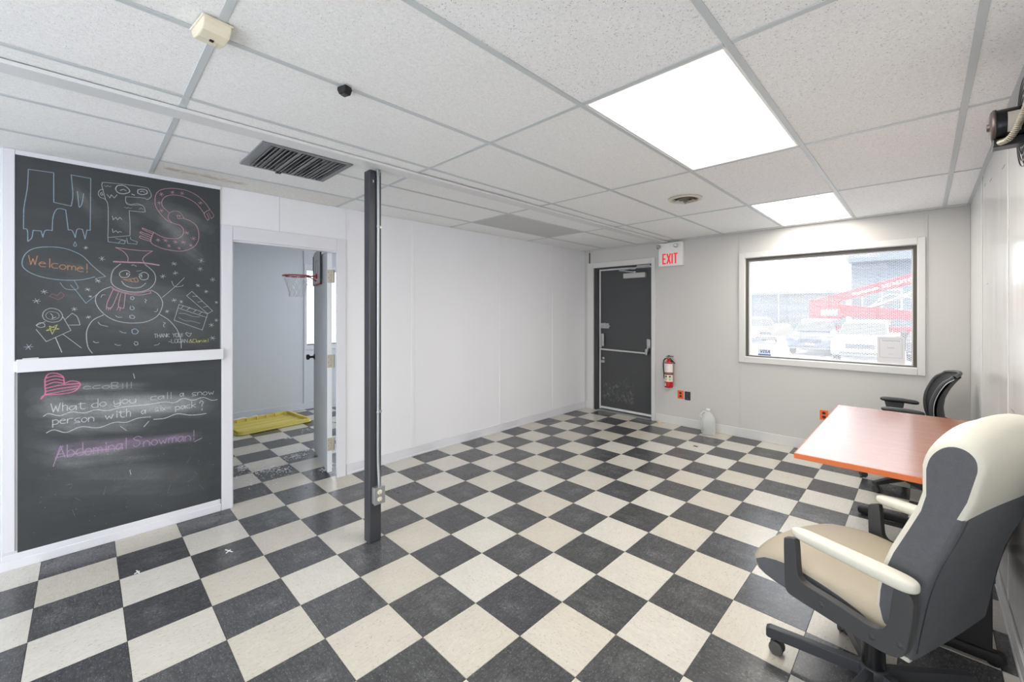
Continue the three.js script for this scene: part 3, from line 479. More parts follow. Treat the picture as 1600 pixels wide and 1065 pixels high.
// ---------------------------------------------------------------- column, raceway, things on the ceiling and walls
{
  const c = thing('support_column', 'dark grey square steel column standing in the middle of the room', 'column', [-0.3025, 0, -0.2235]);
  part('post', new RoundedBoxGeometry(0.075, 2.335, 0.081, 3, 0.009).translate(0, 1.1675, 0), M.darkPaint, c);
  part('clip', rbox(0.037, 0.0385, 2.255, 2.272, 0.012, 0.017, 0.0006, 1), M.whitePaint, c);
  const k = thing('conduit', 'slim galvanised conduit running up the dark column to the ceiling', 'conduit', [-0.25, 0, -0.2335]);
  part('pipe', tube([[0.012, 0.345, 0.0], [0.010, 0.40, 0], [0.0, 0.50, 0], [0, 0.9, 0], [0, 1.6, 0], [0, 2.336, 0]], 0.0085, 60, 12), M.galv, k);
  for (const y of [0.817, 1.9825]) part('strap', [ring(0.0095, 0.0022, 20, 6).rotateX(Math.PI / 2).scale(1, 3, 1).translate(0, y, 0), rbox(-0.0135, -0.012, y - 0.008, y + 0.008, -0.032, 0.002, 0.0006, 1), rod([-0.012, y, -0.023], [-0.008, y, -0.023], 0.005)], M.galv, k);
  part('top_coupling', [rod([0, 2.30, 0], [0, 2.334, 0], 0.0115), rod([0, 2.322, 0], [0, 2.334, 0], 0.014)], M.steel, k);
  const o = thing('outlet_box', 'surface metal box with two ivory sockets low on the dark column', 'outlet', [-0.264, 0.303, -0.2305]);
  part('box', rbox(0, 0.038, -0.052, 0.052, -0.035, 0.035, 0.007, 3), M.galv, o);
  part('cover', rbox(0.038, 0.0405, -0.053, 0.053, -0.036, 0.036, 0.001, 1), M.galv, o);
  for (const y of [0.022, -0.022]) { const f = part('socket', lathe([[0, 0.004], [0.014, 0.004], [0.0155, 0.002], [0.016, 0]], 24).rotateZ(-Math.PI / 2).scale(1, 0.9, 1).translate(0.0395, y, 0), M.cream, o); each('slot', [box(0.0433, 0.0438, y - 0.001, y + 0.007, -0.0065, -0.005), box(0.0433, 0.0438, y - 0.001, y + 0.006, 0.005, 0.0065), rod([0.0433, y - 0.007, 0], [0.0438, y - 0.007, 0], 0.0022)], M.blackMatte, f); }
  tag(add('raceway', [rbox(-0.272, -0.168, CY - 0.02, CY - 0.0032, EZ + 0.03, BZ, 0.003)], std('#dcdddd', 0.4)), 'long white raceway running along the ceiling above the column', 'raceway');
}
{
  const d = thing('ceiling_sensor', 'beige curved sensor box fixed to the ceiling grid near the top left', 'sensor', [0.57, CY - 0.003, 0.762], 0.12);
  part('base', rbox(-0.062, 0.062, -0.006, 0, -0.042, 0.042, 0.003), M.cream, d);
  part('cover', extrude([[-0.058, -0.005], [0.058, -0.005], [0.055, -0.022], [0.040, -0.037], [0.0, -0.043], [-0.04, -0.037], [-0.055, -0.022]], 0.076, 0.004).rotateY(Math.PI / 2 * 0), std('#e6ddc6', 0.45), d);
  part('indicator', rbox(-0.006, 0.006, -0.0455, -0.041, -0.006, 0.006, 0.002), M.blackMatte, d);
  const b = thing('ceiling_clip', 'small black clip stuck under the ceiling grid, left of the long light', 'clip', [0.52, CY - 0.003, 0.312], 0.3);
  part('body', extrude([[-0.022, 0], [0.022, 0], [0.026, -0.012], [0.016, -0.030], [-0.014, -0.030], [-0.024, -0.012]], 0.034, 0.003), M.blackMatte, b);
  part('tab', rbox(-0.012, 0.012, -0.034, -0.029, -0.010, 0.010, 0.002), M.blackPlastic, b);
  const v = thing('ceiling_vent', 'rectangular dark steel louvred vent in the ceiling by the chalkboard', 'vent', [-0.5625, CY - 0.004, 0.14]);
  const w = 0.2375, l = 0.247, m = std('#85878a', 0.5, { metalness: 0.1 });
  part('frame', [rbox(-w, w, -0.006, 0.004, -l, -l + 0.03, 0.002), rbox(-w, w, -0.006, 0.004, l - 0.05, l, 0.002), rbox(-w, -w + 0.022, -0.006, 0.004, -l + 0.03, l - 0.05, 0.002), rbox(w - 0.022, w, -0.006, 0.004, -l + 0.03, l - 0.05, 0.002)], m, v);
  for (let i = 0; i < 18; i++) part('slat', rbox(-w + 0.02, w - 0.02, -0.0012, 0.0012, -0.0115, 0.0115, 0.0008, 1).rotateX((i % 4 === 3 ? 0.2 : 0.62)).translate(0, -0.0055, -l + 0.042 + i * 0.0232), std(i % 3 ? '#96989b' : '#737578', 0.45, { metalness: 0.2 }), v);
  part('lever', rbox(-w - 0.008, -w + 0.02, -0.014, -0.006, 0.02, 0.05, 0.002), M.blackPlastic, v);
  each('screw', [[-w + 0.03, l - 0.02], [w - 0.03, l - 0.02]].map(([x, z]) => rod([x, -0.009, z], [x, -0.005, z], 0.005)), M.galv, v);
  const r = thing('air_diffuser', 'round off-white air diffuser in the ceiling between the two lights', 'diffuser', [0.826, CY - 0.001, -2.325]);
  const dm = std('#cfc9b8', 0.5);
  part('rim', lathe([[0.128, 0], [0.126, -0.006], [0.112, -0.012], [0.098, -0.010], [0.094, 0]], 48), dm, r);
  part('throat', lathe([[0.094, -0.002], [0.094, 0.02]], 40), std('#cfc9b8', 0.5, { side: THREE.DoubleSide }), r);
  for (const [R, y] of [[0.078, -0.02], [0.054, -0.028], [0.03, -0.034]]) part('cone', lathe([[R, y], [R - 0.004, y + 0.003], [R - 0.026, y + 0.017], [R - 0.028, y + 0.014], [R, y]], 40), dm, r);
  part('screw', lathe([[0.0, -0.042], [0.008, -0.04], [0.009, -0.03], [0, -0.03]], 16), M.steel, r);
}
// recessed fluorescent panels: a glowing diffuser and a light of the same size just under it
lampCells.forEach(([x, z], i) => {
  const w = 0.609, l = 1.219, label = ['recessed ceiling light panel nearest the camera, the large bright one', 'recessed ceiling light panel over the window, the far one', 'recessed ceiling light panel overhead behind the camera'][i];
  const t = thing('ceiling_light', label, 'light', [x + w / 2, CY, z + l / 2], 0, 'recessed fluorescent ceiling panels');
  const a = w / 2 - 0.0125, b = l / 2 - 0.0125;
  part('frame', [rbox(-a, a, -0.001, 0.05, -b, -b + 0.012, 0.002), rbox(-a, a, -0.001, 0.05, b - 0.012, b, 0.002), rbox(-a, -a + 0.012, -0.001, 0.05, -b + 0.012, b - 0.012, 0.002), rbox(a - 0.012, a, -0.001, 0.05, -b + 0.012, b - 0.012, 0.002)], M.whitePaint, t);
  part('diffuser', box(-a + 0.012, a - 0.012, 0.006, 0.012, -b + 0.012, b - 0.012), M.lamp, t);
  const light = new THREE.RectAreaLight('#fff9f0', i === 2 ? LAMP * 0.35 : i === 1 ? LAMP * 0.58 : LAMP, w - 0.06, l - 0.06);
  light.name = 'panel_light'; light.position.y = 0.003; light.rotation.x = -Math.PI / 2; t.add(light);
});
{
  const t = thing('ceiling_light', 'surface-mounted ceiling light of the side room, hidden above the doorway', 'light', [-3.0, 2.43, -1.3]);
  part('housing', rbox(-0.15, 0.15, -0.03, 0, -0.6, 0.6, 0.01), M.whitePaint, t); part('diffuser', rbox(-0.13, 0.13, -0.075, -0.03, -0.58, 0.58, 0.02), M.lamp, t);
  const light = new THREE.RectAreaLight('#f1f6ff', LAMP * 0.55, 0.26, 1.16); light.name = 'panel_light'; light.position.y = -0.077; light.rotation.x = -Math.PI / 2; t.add(light);
}
// exit sign with two emergency heads
const wordTex = (w, h, draw) => canvasTex(w, h, draw);
const fit = (g, text, cx, cy, w, h, font) => { g.save(); g.font = font; g.textAlign = 'left'; g.textBaseline = 'alphabetic'; const m = g.measureText(text); g.translate(cx - w / 2, cy + h / 2); g.scale(w / m.width, h / (m.actualBoundingBoxAscent || 70)); g.fillText(text, 0, 0); g.restore(); };
function printed(name, tex, x0, x1, y0, y1, z, parent, more = {}) {
  const o = add(name, new THREE.PlaneGeometry(x1 - x0, y1 - y0).translate((x0 + x1) / 2, (y0 + y1) / 2, z), std('#ffffff', 0.5, { map: tex, ...more }), parent); return o;
}
{
  const s = thing('exit_sign', 'white exit sign with red letters and two emergency lamp heads', 'sign', [-0.125, 2.19, EZ]);
  part('housing', rbox(-0.155, 0.165, -0.155, 0.145, 0, 0.055, 0.008, 3), M.whitePaint, s);
  const face = (emit) => wordTex(640, 600, (g, w, h) => {
    g.fillStyle = emit ? '#000' : '#f1f0ee'; g.fillRect(0, 0, w, h); g.fillStyle = emit ? '#d81420' : '#e3202a'; g.strokeStyle = g.fillStyle; g.lineWidth = 36; g.lineCap = 'butt';
    const L = (pts) => { g.beginPath(); pts.forEach(([x, y], i) => (i ? g.lineTo(x, y) : g.moveTo(x, y))); g.stroke(); };
    const y0 = 282, y1 = 548; L([[196, y0 + 12], [118, y0 + 12], [118, y1 - 12], [196, y1 - 12]]); L([[118, (y0 + y1) / 2], [184, (y0 + y1) / 2]]);
    L([[228, y0], [318, y1]]); L([[318, y0], [228, y1]]); L([[364, y0], [364, y1]]); L([[400, y0 + 12], [506, y0 + 12]]); L([[453, y0], [453, y1]]);
  });
  printed('legend', face(false), -0.153, 0.163, -0.152, 0.143, 0.0556, s, { emissive: '#ffffff', emissiveMap: face(true), emissiveIntensity: 0.6 });
  for (const x of [-0.135, 0.075]) {
    const h = part('lamp_head', [lathe([[0, 0], [0.018, 0.002], [0.026, 0.014], [0.028, 0.034], [0.024, 0.04], [0, 0.04]], 24).rotateX(Math.PI / 2).rotateY(x < 0 ? -0.5 : 0.4).rotateX(0.3).translate(x, 0.105, 0.06), rod([x, 0.125, 0.04], [x, 0.11, 0.07], 0.008)], std('#b5b3ad', 0.35, { metalness: 0.5 }), s);
    part('lens', new THREE.SphereGeometry(0.02, 18, 10, 0, 7, 0, Math.PI / 2).scale(1, 0.4, 1).rotateX(Math.PI / 2).rotateY(x < 0 ? -0.5 : 0.4).rotateX(0.3).translate(x + (x < 0 ? -0.02 : 0.016), 0.094, 0.094), M.chrome, h);
  }
}
// fire extinguisher
{
  const f = thing('fire_extinguisher', 'red fire extinguisher hung on the wall beside the exit door', 'extinguisher', [-0.137, 0.478, EZ + 0.068]);
  part('cylinder', lathe([[0, 0.004], [0.04, 0], [0.05, 0.006], [0.052, 0.02], [0.052, 0.285], [0.047, 0.31], [0.03, 0.335], [0.018, 0.342], [0.016, 0.36], [0, 0.36]], 36), M.red, f);
  const lab = (y0, y1, draw, name) => { const t = canvasTex(512, 256, draw), g = new THREE.CylinderGeometry(0.0524, 0.0524, y1 - y0, 30, 1, true, -1.75, 3.4).translate(0, (y0 + y1) / 2, 0); add(name, g, std('#ffffff', 0.45, { map: t }), f); };
  lab(0.185, 0.325, (g, w, h) => { g.fillStyle = '#ece0de'; g.fillRect(0, 0, w, h); g.fillStyle = '#8b2420'; g.fillRect(0, 4, w, 26); g.fillRect(0, h - 26, w, 22); g.fillStyle = '#c9b9b6'; for (let y = 60; y < 210; y += 26) g.fillRect(80, y, 120 + 200 * rnd(), 8); }, 'label');
  lab(0.08, 0.17, (g, w, h) => { g.fillStyle = '#e6dfc9'; g.fillRect(0, 0, w, h); g.fillStyle = '#54504a'; for (const x of [60, 190, 330]) { g.fillRect(x, 40, 70, 60); g.fillRect(x, 130, 90, 10); g.fillRect(x, 160, 70, 10); g.fillRect(x, 190, 80, 10); } }, 'label');
  lab(0.02, 0.07, (g, w, h) => { g.fillStyle = '#b3161a'; g.fillRect(0, 0, w, h); g.fillStyle = '#eceae4'; g.fillRect(110, 40, 110, 190); g.fillStyle = '#3a3a3a'; g.fillRect(140, 80, 50, 50); }, 'label');
  part('strap', [ring(0.053, 0.004, 36, 6).rotateX(Math.PI / 2).scale(1, 2, 1).translate(0, 0.176, 0), rbox(-0.02, 0.02, 0.165, 0.187, -0.068, -0.05, 0.003)], std('#3a2626', 0.6), f);
  part('valve', [lathe([[0, 0.36], [0.02, 0.36], [0.02, 0.372], [0.014, 0.378], [0.014, 0.395], [0, 0.397]], 20), rod([0, 0.376, 0], [-0.03, 0.372, 0], 0.009)], M.steel, f);
  part('gauge', lathe([[0, 0.012], [0.014, 0.012], [0.016, 0]], 20).rotateX(Math.PI / 2).translate(0, 0.372, 0.014), std('#c23a34', 0.4), f);
  part('handle', [rbox(-0.012, 0.085, 0.394, 0.401, -0.009, 0.009, 0.003).rotateZ(0.06), extrude([[-0.01, 0.378], [0.02, 0.378], [0.085, 0.315], [0.078, 0.308], [0.016, 0.366], [-0.01, 0.366]], 0.016, 0.002), rbox(-0.012, 0.012, 0.385, 0.412, -0.006, 0.006, 0.002)], std('#35322f', 0.4, { metalness: 0.4 }), f);
  part('hose', tube([[-0.03, 0.372, 0], [-0.056, 0.355, 0.004], [-0.070, 0.31, 0.006], [-0.068, 0.24, 0.006], [-0.060, 0.16, 0.008], [-0.056, 0.11, 0.01]], 0.0075, 36, 8), M.blackMatte, f);
  part('bracket', [rbox(-0.02, 0.02, 0.05, 0.34, -0.067, -0.056, 0.002), rbox(-0.014, 0.014, 0.325, 0.34, -0.058, -0.012, 0.002)], M.blackMatte, f);
}
// wall plates
function plate(name, label, x0, x1, y0, y1, m, kind) {
  const o = thing(name, label, 'outlet', [(x0 + x1) / 2, (y0 + y1) / 2, EZ]), w = (x1 - x0) / 2, h = (y1 - y0) / 2;
  part('cover_plate', rbox(-w, w, -h, h, 0, 0.006, 0.003), m, o);
  if (kind === 'outlet') for (const s of [1, -1]) part('socket', lathe([[0, 0.003], [0.0145, 0.003], [0.016, 0]], 20).rotateX(Math.PI / 2).scale(1, 0.92, 1).translate(0, s * 0.02, 0.0055), std('#241f1d', 0.5), o);
  each('screw', kind === 'outlet' ? [rod([0, 0, 0.005], [0, 0, 0.0075], 0.0035)] : [0.03, -0.03].map((y) => rod([0, y, 0.005], [0, y, 0.0072], 0.0032)), M.steel, o);
}
plate('wall_outlet', 'orange wall outlet under the fire extinguisher', -0.049, 0.0255, 0.342, 0.448, M.orange, 'outlet');
plate('blank_plate', 'black blank wall plate right of the orange outlet', 0.042, 0.114, 0.336, 0.444, std('#343536', 0.5), 'blank');
plate('wall_outlet', 'orange wall outlet below the window, beside the table corner', 1.4426, 1.513, 0.341, 0.438, M.orange, 'outlet');
// window sticker and notice
{
  const visa = canvasTex(512, 320, (g, w, h) => { g.fillStyle = '#ffffff'; g.fillRect(0, 0, w, h); g.fillStyle = '#dfe6f2'; g.fillRect(8, 8, w - 16, 236); g.fillStyle = '#3f67a8'; g.fillRect(0, 250, w, 70); g.fillRect(0, 0, 14, h); g.fillStyle = '#26316e'; fit(g, 'VISA', 270, 126, 400, 140, 'italic bold 120px sans-serif'); });
  const s = thing('card_sticker', 'small blue and white VISA sticker low on the window pane', 'sticker', [0.922, 0.992, gz - 0.0275]);
  part('film', box(-0.066, 0.066, -0.039, 0.039, -0.0008, 0), M.whitePaint, s);
  printed('print', visa, -0.065, 0.065, -0.038, 0.038, 0.0008, s);
  const note = canvasTex(512, 680, (g, w, h) => { g.fillStyle = '#d9d9dc'; g.fillRect(0, 0, w, h); g.strokeStyle = '#bdbdc4'; g.lineWidth = 10; g.strokeRect(50, 50, w - 100, 480); g.fillStyle = '#b4b4bd'; for (let x = 100; x < 410; x += 30) g.fillRect(x, 84 + 6 * rnd(), 20, 30); for (let x = 200; x < 310; x += 24) g.fillRect(x, 270, 16, 26); g.fillStyle = '#c6c6cd'; g.fillRect(210, 430, 90, 16); });
  const n = thing('notice', 'plain pale paper notice taped to the window, seen from behind', 'notice', [1.988, 1.082, gz - 0.0275]);
  part('sheet', box(-0.1, 0.1, -0.128, 0.128, -0.0008, 0), std('#d5d5d8', 0.8), n);
  printed('print', note, -0.0995, 0.0995, -0.1275, 0.1275, 0.0006, n, { roughness: 0.9 });
}
// water jug, stopper, scraps
{
  const j = thing('water_jug', 'clear plastic jug of water on the floor beside the exit wall', 'jug', [0.375, 0, -4.085], 0.5);
  const body = []; const r0 = 0.075;
  const sq = (r, y) => [r, y];
  const jug = (pts, m, name) => part(name, sheet((u, v) => { const t = u * Math.PI * 2, k = v * (pts.length - 1), i = Math.min(pts.length - 2, Math.floor(k)), f = k - i, r = lerp(pts[i][0], pts[i + 1][0], f), y = lerp(pts[i][1], pts[i + 1][1], f), n = lerp(pts[i][2], pts[i + 1][2], f), c = Math.cos(t), s = Math.sin(t), q = Math.pow(Math.abs(c) ** n + Math.abs(s) ** n, -1 / n); return [r * q * c, y, r * q * s]; }, 36, (pts.length - 1) * 3), m, j);
  jug([[0.002, 0.004, 2], [0.066, 0.002, 4], [0.074, 0.012, 4], [0.075, 0.16, 4], [0.072, 0.185, 3], [0.055, 0.225, 2.4], [0.033, 0.255, 2], [0.021, 0.266, 2], [0.021, 0.283, 2]], phy('#fbfcfb', 0.4, { transmission: 0.68, thickness: 0, ior: 1.4, side: THREE.DoubleSide }), 'bottle');
  jug([[0.002, 0.006, 2], [0.064, 0.006, 4], [0.0715, 0.014, 4], [0.0725, 0.125, 4], [0.002, 0.126, 4]], phy('#f4f8f8', 0.05, { transmission: 0.9, thickness: 0.1, ior: 1.33 }), 'water');
  part('cap', lathe([[0, 0.299], [0.022, 0.299], [0.0245, 0.295], [0.0245, 0.28], [0.021, 0.28]], 28), std('#eeeeec', 0.5), j);
  part('handle', tube([[-0.024, 0.262, 0], [-0.055, 0.258, 0], [-0.078, 0.23, 0], [-0.08, 0.19, 0], [-0.068, 0.168, 0]], 0.0095, 24, 10), phy('#eceeed', 0.35, { transmission: 0.4, thickness: 0 }), j);
  const d = thing('door_stop', 'little wooden wedge on the floor at the foot of the exit door casing', 'door stop', [-0.245, 0, -4.125], 0.9);
  part('wedge', extrude([[-0.035, 0], [0.035, 0], [0.035, 0.006], [-0.03, 0.036], [-0.035, 0.034]], 0.035, 0.002), std('#cdb892', 0.7), d);
  tag(add('floor_scrap', rbox(0.425, 0.47, 0, 0.003, -3.535, -3.505, 0.001, 1), M.brown), 'small brown rectangular scrap lying on a white floor tile', 'scrap');
}
// white flakes of paint swept about the side doorway, and a few scraps near the chalkboard
{
  const geos = [], flake = (x, z, s) => { const n = 3 + Math.floor(rnd() * 3), pts = []; for (let k = 0; k < n; k++) { const a = (k / n) * 6.283 + rnd() * 0.5, r = s * (0.4 + rnd()); pts.push([Math.cos(a) * r * (1 + rnd()), Math.sin(a) * r * 0.5]); } const t = rnd() * 6.283; geos.push(extrude(pts, 0.0012 + rnd() * 0.0025).rotateX(-Math.PI / 2).rotateY(t).rotateX((rnd() - 0.5) * 0.3).translate(x, 0.0025 + rnd() * 0.002, z)); };
  for (const [x, z, sx, sz, n] of [[-2.32, 0.03, 0.10, 0.06, 60], [-2.13, -0.1, 0.10, 0.12, 70], [-2.3, -0.42, 0.12, 0.13, 80], [-2.0, -0.2, 0.12, 0.1, 30], [-2.45, -0.55, 0.08, 0.06, 24], [-3.0, -0.58, 0.05, 0.06, 16], [-3.2, -0.85, 0.16, 0.12, 20], [-1.74, -0.5, 0.06, 0.07, 26], [-2.2, 0.15, 0.25, 0.2, 30], [-1.9, -0.05, 0.3, 0.2, 26]])
    for (let k = 0; k < n * 1.7; k++) flake(x + (rnd() + rnd() - 1) * sx, z + (rnd() + rnd() - 1) * sz, 0.0025 + rnd() * 0.006);
  const o = add('paint_flakes', geos, std('#e9ecef', 0.8)); o.userData.kind = 'stuff'; o.userData.label = 'white paint flakes scattered on the floor inside the doorway'; o.userData.category = 'debris';
  const scrap = (x, z, l, t, label) => tag(add('paper_scrap', [rbox(-l, l, 0.001, 0.004, -0.003, 0.003, 0.001, 1).rotateY(t).translate(x, 0, z), rbox(-l * 0.6, l * 0.6, 0.001, 0.005, -0.0025, 0.0025, 0.001, 1).rotateY(t + 1.9).translate(x + 0.006, 0, z + 0.004)], std('#e8e8e6', 0.8)), label, 'scrap');
  scrap(-0.81, 0.44, 0.032, 0.4, 'white curl of paper on the dark tile left of the column');
  scrap(-0.93, 0.84, 0.022, 0.2, 'small white paper scrap on the dark tile near the chalkboard');
}
// yellow tote lid and a sheet of crumpled paper in the side room
{
  const l = thing('tote_lid', 'yellow plastic tote lid lying upside down on the side-room floor', 'lid', [-3.885, 0, -0.575], 0.1);
  const ym = std('#dccb6c', 0.5), w = 0.345, d = 0.42, outer = (r) => { const p = []; for (const [sx, sz, a0] of [[1, 1, 0], [-1, 1, 1], [-1, -1, 2], [1, -1, 3]]) for (let k = 0; k <= 5; k++) { const a = (a0 + k / 5) * Math.PI / 2; p.push([sx * (w - 0.06) + Math.cos(a) * (0.06 + r), sz * (d - 0.06) + Math.sin(a) * (0.06 + r)]); } return p; };
  part('panel', extrude(outer(-0.03), 0.006, 0.001).rotateX(-Math.PI / 2).translate(0, 0.008, 0), ym, l);
  part('rim', [extrude(outer(0), 0.048, 0.004, [outer(-0.03)]).rotateX(-Math.PI / 2).translate(0, 0.026, 0), extrude(outer(0.012), 0.012, 0.003, [outer(-0.004)]).rotateX(-Math.PI / 2).translate(0, 0.012, 0)], ym, l);
  const ribs = []; for (let i = -3; i <= 3; i++) for (const s of [-1, 1]) ribs.push([s * (w - 0.038), i * 0.115]);
  for (const [x, z] of ribs) part('rib', rbox(x - 0.012, x + 0.012, 0.01, 0.05, z - 0.004, z + 0.004, 0.002), ym, l);
  for (const x of [-0.15, 0, 0.15]) part('rib', rbox(x - 0.006, x + 0.006, 0.01, 0.017, -d + 0.06, d - 0.06, 0.002), ym, l);
  const p = thing('paper_sheet', 'crumpled white paper on the floor behind the yellow lid', 'paper', [-4.335, 0, -0.42], 0);
  part('sheet', sheet((u, v) => [(u - 0.5) * 0.08, 0.006 + 0.03 * Math.abs(Math.sin(u * 5 + v * 3) * Math.cos(v * 6 - u * 2)), (v - 0.5) * 0.36], 14, 20), std('#dfe3ea', 0.8, { side: THREE.DoubleSide, flatShading: true }), p);
}
// toy basketball hoop hung on the open door: x along the leaf, -z out from its visible face
{
  const h = thing('basketball_hoop', 'toy basketball hoop with clear backboard hung on the open door', 'basketball hoop', [-1.56, 0, -0.433], leafTurn.rotation.y);
  const bm = phy('#b9bcc0', 0.25, {}), c0 = 0.452;
  part('backboard', extrude([[c0 - 0.21, 1.715], [c0 + 0.215, 1.715], [c0 + 0.215, 2.0], [c0 + 0.13, 2.03], [c0 - 0.12, 2.03], [c0 - 0.21, 2.0]], 0.006, 0.001).translate(0, 0, -0.014), bm, h);
  const e = (x0, x1, y0, y1) => box(x0, x1, y0, y1, -0.021, -0.008);
  each('border', [e(c0 - 0.216, c0 - 0.203, 1.71, 2.0), e(c0 + 0.203, c0 + 0.216, 1.71, 2.0)], M.blackPlastic, h);
  part('border', e(c0 - 0.216, c0 + 0.216, 1.705, 1.718), std('#8d2630', 0.5), h, 'red lower border');
  part('target_square', [box(c0 - 0.075, c0 + 0.075, 1.93, 1.942, -0.0185, -0.017), box(c0 - 0.075, c0 - 0.063, 1.81, 1.93, -0.0185, -0.017), box(c0 + 0.063, c0 + 0.075, 1.81, 1.93, -0.0185, -0.017)], std('#8a6a70', 0.5), h);
  each('hook', [rbox(c0 - 0.14, c0 - 0.11, 1.95, 1.965, -0.015, 0.05, 0.002), rbox(c0 + 0.11, c0 + 0.14, 1.95, 1.965, -0.015, 0.05, 0.002)], M.blackPlastic, h);
  const rimR = 0.117, rz = -0.07 - rimR;
  part('rim', [ring(rimR, 0.0065, 44, 8).rotateX(Math.PI / 2).translate(c0, 1.785, rz), rbox(c0 - 0.04, c0 + 0.04, 1.765, 1.81, -0.03, -0.016, 0.004), rod([c0 - 0.03, 1.79, -0.02], [c0 - 0.03, 1.785, -0.085], 0.006), rod([c0 + 0.03, 1.79, -0.02], [c0 + 0.03, 1.785, -0.085], 0.006), rod([c0, 1.74, -0.02], [c0, 1.78, -0.08], 0.006)], std('#a8283c', 0.4), h);
  const net = []; for (let k = 0; k < 10; k++) for (const s of [-1, 1]) { const q = []; for (let i = 0; i <= 4; i++) { const a = (k / 10) * 6.283 + s * i * 0.3, r = lerp(rimR - 0.004, 0.066, Math.min(1, i / 3)); q.push([c0 + Math.cos(a) * r, 1.78 - i * 0.048, rz + Math.sin(a) * r]); } net.push(tube(q, 0.002, 10, 4)); }
  part('net', net, std('#e6e8ea', 0.8), h);
}
// wall fan at the upper right: motor towards the room, flexible conduit
{
  const f = thing('wall_fan', 'black wall-mounted fan with exposed motor and wire guard, upper right', 'fan', [2.475, 2.09, -1.16]);
  const X = (g) => g.rotateZ(Math.PI / 2), m = std('#2c2d2f', 0.35, { metalness: 0.6 });
  const guard = []; for (const r of [0.06, 0.085, 0.11, 0.13, 0.148, 0.16]) guard.push(ring(r, 0.0022, 48, 6).rotateY(Math.PI / 2).translate(-0.02 + 0.00 + (r > 0.155 ? 0.012 : 0), 0, 0)); for (let k = 0; k < 16; k++) { const a = k * Math.PI / 8; guard.push(rod([-0.02, Math.cos(a) * 0.06, Math.sin(a) * 0.06], [-0.008, Math.cos(a) * 0.16, Math.sin(a) * 0.16], 0.002, 0.002, 6)); }
  part('wire_guard', guard, std('#5a5b5d', 0.35, { metalness: 0.7 }), f);
  part('shroud', [ring(0.162, 0.005, 48, 8).rotateY(Math.PI / 2).translate(0.01, 0, 0), X(new THREE.CylinderGeometry(0.164, 0.164, 0.034, 48, 1, true)).translate(0.03, 0, 0)], std('#77797b', 0.5, { metalness: 0.5, side: THREE.DoubleSide }), f);
  for (let k = 0; k < 4; k++) part('blade', sheet((u, v) => { const r = lerp(0.03, 0.15, v), a = k * Math.PI / 2 + (u - 0.5) * (0.9 - 0.2 * v); return [0.012 + (u - 0.5) * 0.028, Math.cos(a) * r, Math.sin(a) * r]; }, 8, 8), std('#4a4b4d', 0.4, { metalness: 0.5, side: THREE.DoubleSide }), f);
  part('motor', X(lathe([[0, -0.005], [0.05, -0.005], [0.054, 0.0], [0.054, 0.085], [0.05, 0.09], [0.0, 0.09]], 32)), std('#26272a', 0.25, { metalness: 0.7 }), f);
  part('end_cap', X(lathe([[0.0, 0.104], [0.012, 0.104], [0.014, 0.098], [0.05, 0.096], [0.057, 0.09], [0.057, 0.084], [0.05, 0.084]], 32)), std('#5a4f4d', 0.4, { metalness: 0.7 }), f);
  part('motor_label', X(new THREE.CylinderGeometry(0.0545, 0.0545, 0.03, 16, 1, true, -0.75, 1.3)).translate(-0.045, 0, 0), std('#b9b2a8', 0.5), f);
  part('junction_box', rbox(-0.092, -0.02, -0.078, -0.05, -0.03, 0.03, 0.004), m, f);
  const path = new THREE.CatmullRomCurve3([[-0.075, -0.066, 0.03], [-0.055, -0.062, 0.06], [-0.03, 0.0, 0.085], [-0.012, 0.09, 0.095], [0.0, 0.18, 0.10], [0.012, 0.268, 0.10]].map((p) => V(...p))), rings = [];
  for (let k = 0; k <= 70; k++) { const p = path.getPointAt(k / 70), t = path.getTangentAt(k / 70); rings.push(ring(0.0075, 0.0028, 12, 5).applyQuaternion(new THREE.Quaternion().setFromUnitVectors(V(0, 0, 1), t)).translate(p.x, p.y, p.z)); }
  part('flexible_conduit', rings, std('#b8b0a2', 0.4, { metalness: 0.7 }), f);
  part('bracket', [rbox(-0.02, 0.045, -0.008, 0.008, -0.168, -0.155, 0.002), rbox(-0.02, 0.045, -0.008, 0.008, 0.155, 0.168, 0.002), rbox(0.02, 0.05, -0.168, -0.155, -0.01, 0.01, 0.002)], m, f);
}

